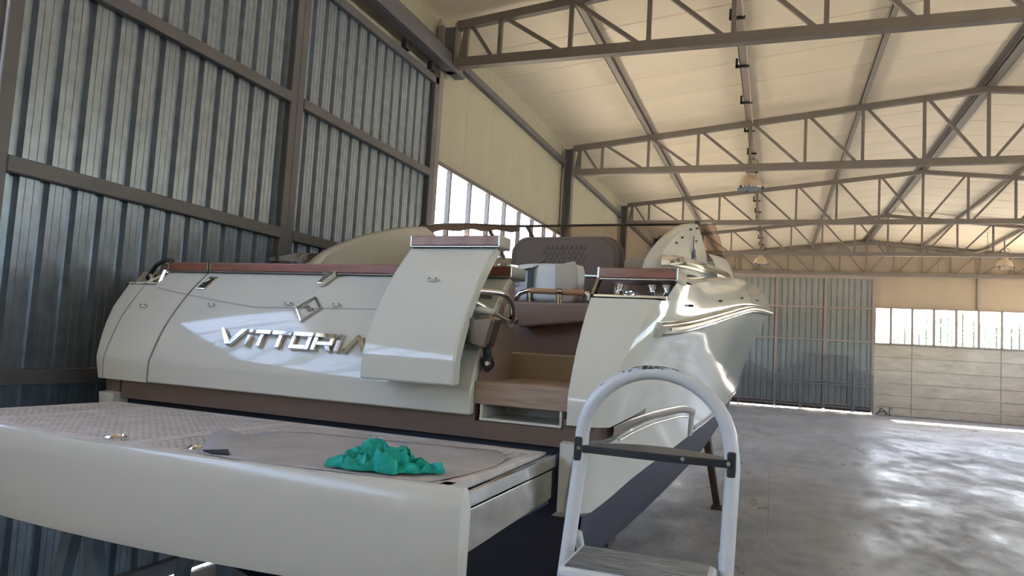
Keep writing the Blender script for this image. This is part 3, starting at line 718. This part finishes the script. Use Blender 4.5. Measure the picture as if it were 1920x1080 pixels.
def on_panel(x, z, off=0, dy=0, dz=0):
    zz = z - dz; e = .02; t = Vector((0, yprof(zz + e) - yprof(zz - e), 2 * e)).normalized(); n = Vector((0, -t.z, t.y))
    return Vector((x, yprof(zz) + dy, z)) + n * off
# chrome name letters
V0, V1 = 1.908, 1.996
def stroke(mb, poly, d=.022):
    mb.prism(poly, lambda p, k: on_panel(p[0], V0 + (V1 - V0) * p[1], .001 + d * k))
def letter(ch, x0, x1, th=.026):
    mb = MB(); w_ = x1 - x0; e = .26
    if ch == 'V':
        stroke(mb, [(x0, 1), (x0 + th, 1), (x0 + w_ * .53, .24), (x0 + w_ * .53, 0), (x0 + w_ * .40, 0)]); stroke(mb, [(x1 - th * 1.6, 1), (x1, 1), (x0 + w_ * .62, 0), (x0 + w_ * .40, 0), (x0 + w_ * .50, .24)])
    elif ch == 'i':
        stroke(mb, [(x0, 0), (x0 + th, 0), (x0 + th, .66), (x0, .66)]); stroke(mb, [(x0, .78), (x0 + th, .78), (x0 + th, 1), (x0, 1)])
    elif ch == 'T':
        stroke(mb, [(x0, 1 - e), (x1, 1 - e), (x1, 1), (x0, 1)]); c = (x0 + x1) / 2; stroke(mb, [(c - th / 2, 0), (c + th / 2, 0), (c + th / 2, 1 - e), (c - th / 2, 1 - e)])
    elif ch in 'OR':
        stroke(mb, [(x0, 1 - e), (x1, 1 - e), (x1, 1), (x0, 1)])
        stroke(mb, [(x0, 0), (x0 + th, 0), (x0 + th, 1 - e), (x0, 1 - e)])
        if ch == 'O':
            stroke(mb, [(x1 - th, 0), (x1, 0), (x1, 1 - e), (x1 - th, 1 - e)]); stroke(mb, [(x0 + th, 0), (x1 - th, 0), (x1 - th, e), (x0 + th, e)])
        else:
            stroke(mb, [(x1 - th, .36), (x1, .36), (x1, 1 - e), (x1 - th, 1 - e)]); stroke(mb, [(x0 + th, .30), (x1, .30), (x1, .52), (x0 + th, .52)]); stroke(mb, [(x1 - th * 1.9, .30), (x1 - th * .6, .30), (x1, 0), (x1 - th * 1.2, 0)])
    elif ch == 'A':
        c = x0 + w_ * .5; stroke(mb, [(x0, 0), (x0 + th, 0), (c + th * .5, 1), (c - th * .5, 1)]); stroke(mb, [(x1 - th, 0), (x1, 0), (c + th * .5, 1), (c - th * .5, 1)])
    return mb
for ch, a, b in (('V', -.672, -.478), ('i', -.462, -.435), ('T', -.447 + .03, -.315), ('T', -.304, -.175), ('O', -.165, -.035), ('R', -.022, .105), ('i', .122, .148), ('A', .165, .32)):
    obj('name_letter', letter(ch, a, b), CHROME, mp, bevel=.003, seg=1)
# diamond badge
dm = [(-.256, 2.128), (-.172, 2.200), (-.084, 2.132), (-.173, 2.056)]; c0 = (-.171, 2.129)
mb = MB(); inner = [(c0[0] + (x - c0[0]) * .86, c0[1] + (z - c0[1]) * .86) for x, z in dm]
for i in range(4):
    j = (i + 1) % 4; mb.prism([dm[i], dm[j], inner[j], inner[i]], lambda p, k: on_panel(p[0], p[1], .001 + .010 * k))
mb.prism([(-.222, 2.132), (-.185, 2.150), (-.172, 2.146), (-.160, 2.112), (-.178, 2.128), (-.19, 2.138)], lambda p, k: on_panel(p[0], p[1], .001 + .006 * k))
mb.prism([(-.160, 2.112), (-.140, 2.134), (-.118, 2.118), (-.136, 2.124)], lambda p, k: on_panel(p[0], p[1], .001 + .006 * k))
obj('diamond_badge', mb, STEELP, mp)
def pad(x, z, parent, dy=0, dz=0):
    mb = MB(); w_ = .026
    mb.prism([(x - w_, z - .008), (x + w_, z - .008), (x + w_ * .75, z + .008), (x - w_ * .75, z + .008)], lambda p, k: on_panel(p[0], p[1], .001 + .014 * k, dy, dz))
    o = obj('cover_stud', mb, GEL_MATT, parent, bevel=.003, seg=1)
    m2 = MB()
    for sx in (-.02, .016): m2.prism([(x + sx, z - .003), (x + sx + .006, z - .003), (x + sx + .006, z + .004), (x + sx, z + .004)], lambda p, k: on_panel(p[0], p[1], .012 + .006 * k, dy, dz))
    obj('stud_screw', m2, STEELPAINT, parent)
for x, z in ((-.857, 2.127), (-.321, 2.152), (-.001, 2.156)): pad(x, z, mp)
pad(-1.384, 2.105, boat)
# flush pop-up cleat
mb = MB(); mb.prism([(-1.082, 2.226), (-1.008, 2.224), (-.992, 2.308), (-1.066, 2.309)], lambda p, k: on_panel(p[0], p[1], -.004 + .012 * k))
cl = obj('flush_latch', mb, STEELP, mp, bevel=.006); mb = MB(); mb.prism([(-1.060, 2.242), (-1.022, 2.241), (-1.010, 2.294), (-1.048, 2.295)], lambda p, k: on_panel(p[0], p[1], .007 + .003 * k))
obj('latch_pocket', mb, BLACKHOLE, mp); obj('latch_grip', MB().tube([on_panel(-1.045, 2.262, .014), on_panel(-1.028, 2.284, .016)], .008, 8), CHROME, mp)
# chrome bracket hooked over the cap
mb = MB(); mb.prism([(-.205, 2.262), (-.172, 2.262), (-.135, 2.325), (-.135, 2.350), (-.23, 2.350), (-.232, 2.335), (-.20, 2.320)], lambda p, k: on_panel(p[0], p[1], .002 + .030 * k))
obj('cap_bracket', mb, CHROME, mp, bevel=.008)
# wooden cap rails
def cap(xa, xb, parent, dy=0, dz=0, y0=.365, y1=.56, name='cap_rail', end=True):
    z0, z1 = 2.352 + dz, 2.402 + dz
    c = obj(name, MB().box(xa, xb, y0 + dy, y1 + dy, z0, z1), WOOD, parent, bevel=.004); c['label'] = 'varnished reddish wood cap rail'
    obj('cap_trim', MB().box(xa - .004, xb + .004, y0 + dy - .008, y1 + dy, z0 - .010, z0 - .001), CAPM, parent if parent is not boat else c, bevel=.003, seg=1)
    for x in ((xa, xb) if end else ()): obj('cap_end', MB().box(x - .005, x + .005, y0 + dy - .005, y1 + dy, z0 - .004, z1 + .003), CAPM, parent if parent is not boat else c, bevel=.003, seg=1)
cap(-1.44, -1.112, boat); cap(-1.092, .935, boat)
cap(1.395, 1.775, boat, y1=.62)
# corner deck, opening and bollards, both quarters
for sgn in (1, -1):
    xi = 1.39 if sgn > 0 else 1.44
    mk = MB().prism([(sgn * xi, .31), (sgn * 1.738, .33), (sgn * 1.745, .72), (sgn * xi, .72)], lambda p, k: (p[0], p[1], 2.252 + .016 * k))
    obj('corner_deck', mk, CHROME if sgn > 0 else GEL, boat, bevel=.004)
    for x, y in (((1.482, .45), (1.642, .47), (1.713, .47)) if sgn > 0 else ((1.672, .45), (1.55, .5))):
        obj('bollard', MB().lathe([(.026, 0), (.024, .008), (.016, .025), (.016, .04), (.024, .056), (.026, .062), (.001, .064)], (sgn * x, y, 2.268), 16), CHROME, boat, smooth=True)
    obj('corner_post', MB().bar((sgn * xi, .315, 2.262), (sgn * (xi + .015), .36, 2.345), .018, .02), CHROME, boat)
    obj('corner_lining', MB().prism([(sgn * xi, .71), (sgn * 1.74, .69), (sgn * 1.74, .73), (sgn * xi, .75)], lambda p, k: (p[0], p[1], 2.26 + .11 * k)), LINER, boat)
obj('fairlead_ring', MB().tube([(1.535 + .022 * math.cos(a), .44 + .012 * math.sin(a), 2.285 + .012 * math.sin(a)) for a in np.linspace(0, 2 * PI, 14)[:-1]], .006, 6, closed=True, cap=False), CHROME, boat)
cs = MB(); cs.prism([(-1.445, 2.345), (-1.70, 2.262), (-1.72, 2.262), (-1.72, 2.275), (-1.60, 2.40), (-1.445, 2.40)], lambda p, k: (p[0], .47 + .02 * k, p[1]))
obj('corner_glass', cs, TINT, boat); obj('corner_frame', MB().bar((-1.44, .385, 2.345), (-1.56, .315, 2.262), .012, .012).bar((-1.56, .315, 2.262), (-1.72, .34, 2.262), .012, .012), STEELP, boat)
cap(-1.60, -1.455, boat, y0=.46, y1=.75, end=False)
hz = obj('mooring_hose', MB().tube([(-1.47, .42, 2.415), (-1.56, .44, 2.425), (-1.66, .46, 2.39), (-1.75, .48, 2.31), (-1.84, .50, 2.19), (-1.89, .5, 2.05), (-1.90, .5, 1.9)], .014, 8), HOSE, boat, smooth='all')

# ---- the lifted transom door
FDY, FDZ = -.15, .135
td = obj('transom_door', transom_panel(.415, .905, FDY, FDZ, .07), GEL, boat, smooth=True, bevel=.010); td['label'] = 'cream transom door section swung out in front of the transom'
cap(.425, .925, td, FDY, FDZ, y1=.50); pad(.66, 2.155 + FDZ, td, FDY, FDZ)
def tb_(name, pts, r, m=CHROME, parent=boat):
    # rounded path
    P = [Vector(p) for p in pts]; out_ = [P[0]]
    for i in range(1, len(P) - 1):
        a = P[i] + (P[i - 1] - P[i]) * .35; b = P[i] + (P[i + 1] - P[i]) * .35
        for t in (0, .25, .5, .75, 1): out_.append(a * (1 - t)**2 + P[i] * 2 * t * (1 - t) + b * t * t)
    out_.append(P[-1]); return obj(name, MB().tube(out_, r, 10), m, parent, smooth='all')
tb_('hinge_arm', [(.86, .06, 2.245), (.906, .10, 2.250), (.975, .20, 2.250), (.985, .29, 2.20), (.965, .34, 2.126)], .016, CHROME, boat)
tb_('hinge_arm', [(.84, .05, 2.20), (.89, .08, 2.192), (.935, .15, 2.15), (.961, .25, 2.116), (.965, .34, 2.122)], .016, CHROME, boat)
obj('hinge_plate', MB().box(.80, .885, .262, .272, 2.185, 2.27), STEELP, boat, bevel=.004)
obj('hinge_flange', MB().tube([(.9235, .387, 2.150), (.94, .387, 2.150)], .062, 24), GEL_MATT, boat, smooth=True)
obj('hinge_boss', MB().tube([(.93, .387, 2.135), (.98, .35, 2.124)], .019, 12), CHROME, boat, smooth=True)
ac = obj('actuator_box', MB().prism([(.80, 2.105), (1.005, 2.130), (1.03, 2.115), (.995, 1.985), (.97, 1.975), (.78, 2.01)], lambda p, k: (p[0], -.02 + .10 * k, p[1])), mat('bronzed_steel', (.26, .21, .18), .18, .9), boat, bevel=.018); ac['label'] = 'brushed steel actuator housing behind the lifted door'
obj('actuator_cushion', MB().box(.83, .965, .05, .14, 2.138, 2.172), GEL_MATT, boat, bevel=.015)
tb_('actuator_fork', [(.96, .06, 1.99), (.965, .07, 1.95), (.955, .08, 1.92)], .020, BLACK, boat)
obj('actuator_knuckle', MB().prism([(.935, 1.935), (.985, 1.945), (.995, 1.90), (.965, 1.865), (.935, 1.905)], lambda p, k: (p[0], .05 + .05 * k, p[1])), BLACK, boat, bevel=.008)
obj('knuckle_bolt', MB().tube([(.98, .035, 1.91), (.98, .11, 1.91)], .011, 8), CHROME, boat)

# ---- brown band below the transom and dark stern below
obj('stern_band', MB().box(-1.36, .93, .045, .10, 1.565, 1.69).box(1.36, 1.40, .045, .10, 1.565, 1.69).box(.93, 1.36, .045, .10, 1.565, 1.645), BROWN, boat)
obj('stern_plate', MB().box(-1.37, 1.37, .10, .14, .75, 1.60), NAVY, boat)
# port stern post of the platform bay
# ---- swim platform
def fy_(x): return -1.10 + .115 * (x / 1.36) ** 2
XS = [x for x in np.linspace(-1.39, 1.39, 25)]
prof = [(.055, 1.50), (.03, 1.548), (.012, 1.560), (-.002, 1.556), (-.012, 1.54), (-.018, 1.48), (-.016, 1.34), (-.008, 1.24), (.0, 1.215), (.02, 1.21), (.05, 1.23)]
pf = obj('platform_fascia', MB().loft([[(x, fy_(x) + d, z) for d, z in prof] for x in XS], True, True), GEL_MATT, boat, smooth=True); pf['label'] = 'curved cream fascia of the swim platform'
pb = MB()
pb.loft([[(x, fy_(x) + .05, 1.33), (x, fy_(x) + .05, 1.515), (x, -.01, 1.515), (x, -.01, 1.33)] for x in np.linspace(-1.33, 1.33, 15)], True, True)
obj('platform_core', pb, NAVY, boat)
for sgn in (1, -1):
    st = MB(); y0 = fy_(1.34) + .04
    st.prism([(y0, 1.47), (y0, 1.518), (.0, 1.545), (.0, 1.488)], lambda p, k: (sgn * (1.335 + .022 * k), p[0], p[1]))
    st.prism([(y0, 1.32), (y0, 1.463), (.0, 1.481), (-.005, 1.36)], lambda p, k: (sgn * (1.335 + .016 * k), p[0], p[1]))
    obj('platform_side', st, STEELP, boat, bevel=.004)['label'] = 'polished steel side of the swim platform'
# teak deck of the platform: borders and gratings of crossing slats
deck_z = 1.548
def yb_(x): return -.035 - .03 * (1 - (x / 1.33) ** 2) * 0
edges = [-1.31, -1.02, -.93, -.08, .01, .86, .95, 1.30]
for a, b in ((-1.02, -.93), (-.08, .01), (.86, .95)):
    obj('deck_plank', MB().box(a, b, fy_(0) + .13, -.07, 1.516, deck_z), TEAKG, boat, bevel=.003, seg=1)
obj('deck_plank', MB().box(-1.31, 1.31, -.075, -.015, 1.516, deck_z), TEAKG, boat, bevel=.003, seg=1)
obj('deck_plank', MB().loft([[(x, fy_(x) + .05, 1.516), (x, fy_(x) + .12, 1.516), (x, fy_(x) + .12, deck_z), (x, fy_(x) + .05, deck_z)] for x in np.linspace(-1.31, 1.31, 21)], True, True), TEAKG, boat)
for a, b in ((1.27, 1.315), (-1.315, -1.27)): obj('deck_plank', MB().box(a, b, -1.0, -.07, 1.516, deck_z), TEAKG, boat, bevel=.003, seg=1)
for a, b in ((-1.27, -1.02), (-.93, -.08), (.01, .86), (.95, 1.27)):
    g = MB(); pt = .042
    n = int((b - a) / pt)
    for i in range(n + 1):
        x = a + (b - a) * i / n; g.box(x - .011, x + .011, fy_(x) + .115, -.07, 1.518, deck_z - .002)
    y = -.07 - .02
    while y > -.97:
        g.box(a, b, y - .010, y + .010, 1.520, deck_z - .0025); y -= .036
    o = obj('grating', g, TEAKG, boat); o['label'] = 'pale grey teak grating of the swim platform'
for x, y in ((-.129, -.965), (.285, -.95)):
    d = obj('deck_fitting', MB().lathe([(.045, 0), (.045, .012), (.036, .018), (.032, .010), (.001, .010)], (x, y, deck_z - .002), 20), CHROME, boat, smooth=True)

# ---- stern walkway: recess, teak step, sole, locker, seats
obj('recess_liner', MB().box(.965, 1.345, .10, .34, 1.652, 1.66).box(.955, .967, .04, .34, 1.652, 1.735).box(1.343, 1.355, .04, .34, 1.652, 1.73).box(.955, 1.355, .33, .34, 1.652, 1.735).box(.955, 1.355, .035, .11, 1.648, 1.661), GEL_MATT, boat, bevel=.006)
stp = obj('step_box', MB().box(.925, 1.388, .035, .068, 1.722, 1.818), TEAK, boat, bevel=.004); stp['label'] = 'teak step board with slatted top'
obj('step_plank', MB().box(.925, 1.388, .034, .14, 1.802, 1.826), TEAK, stp, bevel=.003, seg=1)
for i in range(11):
    y = .155 + i * .052; obj('slat', MB().box(.925, 1.388, y, y + .036, 1.806, 1.825), TEAK, stp, bevel=.002, seg=1)
obj('step_base', MB().box(.925, 1.388, .07, .75, 1.735, 1.80), BLACKHOLE, boat)
obj('walkway_lining', MB().prism([(.055, 1.66), (.055, 1.79)] + [(yprof(z) + .055, z) for z in np.linspace(1.83, 2.33, 9)] + [(.46, 2.33), (.46, 1.66)], lambda p, k: (.90 + .0228 * k, p[0], p[1])), LINER, boat)['label'] = 'taupe side wall of the stern walkway'
obj('walkway_lining', MB().box(1.388, 1.40, .36, 1.5, 1.70, 2.25), LINER, boat)
obj('cockpit_sole', MB().box(-1.34, 1.36, .72, 5.0, 1.74, 1.79), TEAK, boat)
obj('step_riser', MB().box(.755, 1.39, .74, .80, 1.79, 1.962), BEIGE, boat, bevel=.01)
obj('inner_bulkhead', MB().box(.30, 1.37, 1.24, 1.30, 1.78, 2.26), LINER, boat)
lk = obj('locker_front', MB().prism([(.62, 2.272), (1.39, 2.275), (1.39, 2.20), (.72, 2.118), (.685, 2.118), (.66, 2.135)], lambda p, k: (p[0], 1.14 + .10 * k, p[1])), LINER, boat, bevel=.014); lk['label'] = 'glossy taupe locker front in the cockpit'
hr = tb_('grab_rail', [(.645, 1.16, 2.275), (.66, 1.16, 2.325), (.72, 1.16, 2.345), (.75, 1.16, 2.345)], .016, CHROME, boat)
obj('grab_rail_wood', MB().tube([(.74, 1.16, 2.345), (1.09, 1.16, 2.338)], .018, 12), mat('orange_varnished_wood', (.46, .25, .14), .4, coat=.2), hr, smooth=True)
tb_('grab_rail_end', [(1.09, 1.16, 2.338), (1.11, 1.16, 2.335), (1.115, 1.16, 2.31), (1.115, 1.16, 2.275)], .015, CHROME, hr)
for x in (.735, .92, .94): obj('grab_rail_post', MB().tube([(x, 1.16, 2.27), (x, 1.16, 2.34)], .010, 8), CHROME, hr)
obj('rail_collar', MB().tube([(.915, 1.16, 2.342), (.95, 1.16, 2.341)], .021, 12), CHROME, hr)
# aft block under the sun pad, closing the cockpit behind the transom
obj('sunpad_base', MB().box(-1.12, .898, .445, .485, 1.7, 2.335), LINER, boat)
obj('cockpit_wall', MB().box(-1.36, -1.33, .45, 4.6, 1.78, 2.33), BROWN, boat); obj('cockpit_wall', MB().box(1.33, 1.36, 1.24, 4.6, 1.78, 2.42), BROWN, boat)
obj('dashboard', MB().box(-1.33, 1.33, 4.5, 4.58, 1.78, 2.66), LINER, boat)
# helm seat back: rounded, padded, quilted centre
def pad_shape(x0, x1, z0, z1, y0, y1, rc, name, m, parent, quilt=False):
    pts = []
    for cx, cz, a0 in ((x1 - rc, z1 - rc, 0), (x0 + rc, z1 - rc, PI / 2), (x0 + .03, z0 + .03, PI), (x1 - .03, z0 + .03, 1.5 * PI)):
        r_ = rc if cz > (z0 + z1) / 2 else .03
        for k in range(8): a = a0 + PI / 2 * k / 7; pts.append((cx + r_ * math.cos(a), cz + r_ * math.sin(a)))
    c = ((x0 + x1) / 2, (z0 + z1) / 2); rings = []
    for sc_, y in ((.0, y0 - .012), (.5, y0 - .010), (.88, y0 - .004), (.90, y0 + .004), (.965, y0 + .006), (1, y0 + .035), (1, y1 - .03), (.96, y1), (0, y1)):
        rings.append([(c[0] + (px_ - c[0]) * sc_, y, c[1] + (pz - c[1]) * sc_) for px_, pz in pts])
    return obj(name, MB().loft(rings, True), m, parent, smooth=True)
sb = pad_shape(.15, 1.045, 2.40, 2.855, 2.18, 2.32, .14, 'seat_backrest', VINYL, boat); sb['label'] = 'rounded brown padded helm seat back'
q = MB()
for i in range(9):
    for j in range(6):
        cx = .44 + i * .038 + (.019 if j % 2 else 0); cz = 2.585 + j * .036
        q.loft([[(cx + r_ * math.cos(a), yy, cz + r_ * math.sin(a)) for a in np.linspace(0, 2 * PI, 7)[:-1]] for r_, yy in ((.0185, 2.171), (.014, 2.1645), (.001, 2.1635))], True)
obj('quilting', q, VINYL, sb)
obj('seat_trim', MB().bar((.12, 2.14, 2.555), (1.08, 2.14, 2.545), .010, .010), CAPM, sb)
obj('seat_base', MB().box(.1, 1.30, 1.55, 2.30, 1.8, 2.26), VINYL, boat, bevel=.03); obj('seat_cushion', MB().box(.1, 1.30, 1.42, 2.15, 2.22, 2.30), VINYL, boat, bevel=.03)
obj('seat_lower_back', MB().box(.10, 1.12, 2.16, 2.30, 2.28, 2.53), VINYL, boat, bevel=.03)
cu = pad_shape(.82, 1.24, 2.35, 2.79, 2.95, 3.12, .12, 'side_cushion', CUSH, boat)
obj('port_sunpad', MB().box(-1.3, -.2, 1.3, 2.6, 2.2, 2.36), CUSH, boat, bevel=.05, seg=3)
# small round cover on the port coaming
obj('vent_cap', MB().lathe([(.06, 0), (.06, .015), (.05, .02), (.001, .022)], (.86, .50, 2.405), 18), STEELP, boat, smooth=True)

# ---- things standing on the boat
def W(p):  # boat local -> world
    a = math.radians(-2.5); c, s = math.cos(a), math.sin(a)
    return Vector((-2.22423 + p[0] * c - p[1] * s, 3.10170 + p[0] * s + p[1] * c, p[2]))
RZ = math.radians(-2.5)
bag = thing('equipment_bag', 'white fabric bag with black strap standing on the boat seat', 'bag', W((.665, 1.62, 2.304)), RZ)
bb = MB(); rings = []
for z, s_ in ((0, .92), (.03, 1), (.12, 1.0), (.19, .97), (.235, .90), (.25, .7)):
    ring = []
    for a in np.linspace(0, 2 * PI, 33)[:-1]:
        cx = math.copysign(abs(math.cos(a)) ** .35, math.cos(a)) * .26; cy = math.copysign(abs(math.sin(a)) ** .35, math.sin(a)) * .13
        n_ = noise.noise(Vector((cx * 6, cy * 6, z * 9))) * .02
        ring.append((cx * s_ + n_, cy * s_ + n_, z + .035 * (cx + .1) * (z > .1) + n_ * (z > .05)))
    rings.append(ring)
bb.loft(rings, True, True); obj('bag_body', bb, BAGW, bag, smooth='all')
e_ = MB(); rings = []
for z, s_ in ((.0, .93), (.03, 1.01), (.12, 1.012), (.19, .982), (.242, .90)):
    rings.append([(.12 * s_ + t * .148 * s_, -.137 * s_ + (.02 if t > .9 else 0) * s_, z + .03 * t * (z > .1)) for t in np.linspace(0, 1, 8)])
e_.loft(rings); obj('bag_end', e_, BAGB, bag, smooth='all')
obj('strap', MB().box(-.075, -.035, -.150, -.140, .0, .22).bar((-.055, -.145, .215), (-.17, -.10, .20), .035, .006).bar((-.055, -.145, .21), (.0, -.05, .275), .035, .006), BLACK, bag)
def text_mesh(body, size, name):
    cu_ = bpy.data.curves.new(name, 'FONT'); cu_.body = body; cu_.size = size; cu_.extrude = .0006; cu_.offset = .0012
    o = bpy.data.objects.new(name, cu_); COL.objects.link(o); dg = bpy.context.evaluated_depsgraph_get()
    me = bpy.data.meshes.new_from_object(o.evaluated_get(dg)); COL.objects.unlink(o); bpy.data.objects.remove(o); return me
t_ = obj('bag_lettering', text_mesh('MAR', .042, 'bag_lettering'), NAVYINK, bag); t_.rotation_euler = (PI / 2, 0, 0); t_.location = (-.215, -.152, .115)
ln = MB()
for k, (wd, z) in enumerate(((.09, .098), (.07, .088), (.08, .06), (.06, .045))): ln.box(-.21, -.21 + wd, -.150, -.1475, z, z + .005)
obj('bag_print', ln, NAVYINK, bag)

ps = thing('cardboard_sheet', 'stained beige cardboard sheet lying over the swim platform', 'cardboard', W((.7, -.6, 1.549)), RZ)
outl = [(.33, -1.0), (.25, -.86), (.17, -.72), (.11, -.55), (.14, -.38), (.24, -.29), (.45, -.26), (.7, -.235), (.95, -.185), (1.15, -.16), (1.25, -.30), (1.285, -.5), (1.28, -.72), (1.24, -.95), (.9, -.98), (.6, -1.03)]
cm = (.70, -.62); rings = []
for k in np.linspace(0, 1, 8):
    ring = []
    for i, (x, y) in enumerate(outl):
        px_, py_ = cm[0] + (x - cm[0]) * k, cm[1] + (y - cm[1]) * k
        lift = .004 + .001 * noise.noise(Vector((px_ * 3, py_ * 3, 1)))
        if x < .3 and y < -.65: lift += .05 * max(0, k - .62) / .38
        ring.append((px_ - .7, py_ + .6, lift))
    rings.append(ring)
obj('sheet', MB().loft(rings, True), KRAFT, ps, smooth='all', solid=.003)
obj('sheet_curl_shade', MB().prism([(-.40, -.37), (-.33, -.30), (-.24, -.385), (-.30, -.405)], lambda p, k: (p[0], p[1], .004 + .006 * k)), BLACKHOLE, ps)  # flat black patch standing for the shade under the curled corner

# crumpled teal cloth
def ridge(p, k, o): return 1 - min(1, abs(noise.noise(Vector((p[0] * k + o, p[1] * k - o, o * .7)))) * 2.8)
NR, NA = 24, 110; rings = []
for i in range(NR + 1):
    t = i / NR; ring = []
    for k in range(NA):
        a = 2 * PI * k / NA
        ro = 1 + .13 * math.sin(2 * a + .6) + .12 * math.sin(5 * a + 1.3) + .10 * math.sin(9 * a + .4)
        x, y = .165 * ro * t * math.cos(a), .105 * ro * t * math.sin(a)
        env = (1 - t ** 2.4); lump = math.exp(-((x + .045) / .075) ** 2 - (y / .08) ** 2)
        z = env * (.004 + .034 * lump + .040 * ridge((x, y), 12, 3.1) * (.5 + .5 * lump) + .030 * ridge((x, y), 26, 7.7)) + (.003 + .022 * ridge((x, y), 30, 1.2)) * (t < .99)
        x += .045 * noise.noise(Vector((x * 24, y * 24, 4))) * (env + .25); y += .04 * noise.noise(Vector((x * 24, y * 24, 9))) * (env + .25)
        ring.append((x, y, z))
    rings.append(ring)
ck = obj('teal_cloth', MB().loft(rings, True), CLOTH, None, smooth=True, solid=.002)
ck.location = W((1.03, -.86, 1.561)); ck.rotation_euler = (0, 0, RZ + .15)
tag(ck, 'crumpled teal cloth lying on the cardboard sheet', 'cloth')

# ---- trestles under the stern platform and hull
def trestle(x, y, top, label):
    t = thing('iron_trestle', label, 'trestle', W((x, y, 0)), RZ, 'iron trestles under the stern')
    obj('top_beam', MB().box(-.05, .05, -.10, .75, top - .09, top), TRESTLE, t, bevel=.006)
    for yy in (-.05, .65):
        for sx in (-1, 1): obj('leg', MB().bar((sx * .03, yy, top - .07), (sx * .30, yy, 0), .06, .05, (0, 1, 0)), TRESTLE, t)
        obj('brace', MB().bar((-.2, yy, .35), (.2, yy, .35), .035, .035), TRESTLE, t)
trestle(-.47, -.75, 1.325, 'blue-grey iron trestle with splayed legs under the swim platform')
trestle(.9, .05, .70, 'low iron trestle under the dark stern of the hull')
st = thing('hull_prop', 'brown wedge-shaped prop standing under the forward hull', 'stand', W((1.27, 7.0, 0)), RZ)
pw = MB(); rings = []
for t in (0, .35, .7, 1):
    c_ = Vector((-.16 * t, -.28 * t, .04 + 1.08 * t)); a_ = .035 + .07 * t
    rings.append([(c_.x - .045, c_.y - a_, c_.z), (c_.x + .045, c_.y - a_, c_.z), (c_.x + .045, c_.y + a_, c_.z), (c_.x - .045, c_.y + a_, c_.z)])
obj('prop_post', pw.loft(rings, True, True), RUST, st, bevel=.008)
obj('prop_foot', MB().box(-.07, .07, -.08, .09, 0, .04), RUST, st); obj('prop_pad', MB().box(-.26, -.08, -.42, -.14, 1.12, 1.15), BLACK, st)

kl = thing('keel_block', 'rusty keel block carrying the hull', 'stand', W((0, 4.5, 0)), RZ)
obj('block_beam', MB().box(-.5, .5, -.15, .15, 0, .58), RUST, kl, bevel=.01); obj('block_pad', MB().box(-.1, .1, -.16, .16, .58, .615), RUST, kl)
tg = obj('floor_rope', MB().tube([(-.56 + .03 * math.sin(3 * t), 10.05 + .1 * t, .015 + .05 * abs(math.sin(2.2 * t))) for t in np.linspace(0, 3, 24)], .012, 6), LAMPM, smooth='all'); tag(tg, 'frayed pale rope end lying by the prop', 'rope')

# ---- folding step ladder
ld = thing('step_ladder', 'worn white tubular step ladder with rounded hoop handle', 'ladder', (-.32, 2.1, 0), 0)
def ladder_path():
    pts = [(-.265, -.42, 0.0), (-.24, -.10, 1.10), (-.225, -.04, 1.40), (-.207, .0, 1.70)]
    for a in np.linspace(PI * .98, .02 * PI, 17): pts.append((.004 + .212 * math.cos(a), .005, 1.742 + .205 * math.sin(a)))
    pts += [(.222, .0, 1.70), (.214, -.04, 1.40), (.222, -.10, 1.10), (.24, -.42, 0.0)]
    return pts
hp = obj('hoop_frame', MB().tube(ladder_path(), .0205, 14), LADW, ld, smooth='all')
chips = MB(); rn = random.Random(4)
for i in range(46):
    a = rn.gauss(PI * .52, .20); dv = rn.uniform(.55, 1.3)
    c = Vector((.004 + .212 * math.cos(a), .005, 1.742 + .205 * math.sin(a))); rad = Vector((math.cos(a), 0, math.sin(a))); tn = Vector((-math.sin(a), 0, math.cos(a)))
    nn = (rad * math.sin(dv) + Vector((0, -1, 0)) * math.cos(dv)); bi = tn.cross(nn); l_ = rn.uniform(.002, .008); h_ = rn.uniform(.0012, .0028)
    q0 = c + nn * .0209
    chips.add([q0 - tn * l_ - bi * h_ * .5, q0 - tn * l_ * .2 - bi * h_, q0 + tn * l_ - bi * h_ * .3, q0 + tn * l_ * .6 + bi * h_, q0 - tn * l_ * .5 + bi * h_ * .8], [(0, 1, 2, 3, 4)])
obj('paint_chips', chips, mat('bare_dark_metal', (.03, .028, .03), .6), hp)
for x in (-.20, .205):
    obj('rear_leg', MB().tube([(x, -.02, 1.47), (x * 1.0, .05, 1.38), (x * 1.12, .22, .9), (x * 1.3, .62, 0)], .013, 10), LADW, ld, smooth='all')
for i, z in enumerate((1.445, 1.205, .965, .725, .485, .245)):
    y = -.045 - .075 * i * .9; w_ = .19 + .006 * i
    t_ = obj('tread', MB().box(-w_, w_ + .005, y - .23 + (0 if i == 0 else .08), y + .005, z - .035, z), LADW, ld, bevel=.02, seg=3)
    mt = MB()
    d0 = y - .215 + (0 if i == 0 else .08)
    for k in range(12): yy = d0 + (y - .012 - d0) * k / 12; mt.box(-w_ + .02, w_ - .015, yy, yy + (y - d0) / 12 * .72, z - .004, z + .004)
    obj('tread_mat', mt, TREAD, t_)
for sx in (-.213, .219): obj('tray_bracket', MB().box(sx - .012, sx + .012, -.025, .03, 1.675, 1.745), BLACK, ld, bevel=.006)
tr_ = MB(); rings = []
for x in np.linspace(-.20, .21, 13):
    k = math.sin(PI * (x + .20) / .41); rings.append([(x, -.02 - .012 * k, 1.700 + .0 * k), (x, .03 + .03 * k, 1.712 + .01 * k), (x, .03 + .03 * k, 1.724 + .008 * k), (x, -.02 - .012 * k, 1.722)])
obj('tool_tray', tr_.loft(rings, True, True), mat('black_plastic', (.022, .025, .035), .35, var=.2, vscale=12), ld, bevel=.003)
for x in (-.207, .212, .09): obj('rivet', MB().tube([(x, -.036, 1.715), (x, -.026, 1.715)], .006, 8), CHROME, ld)
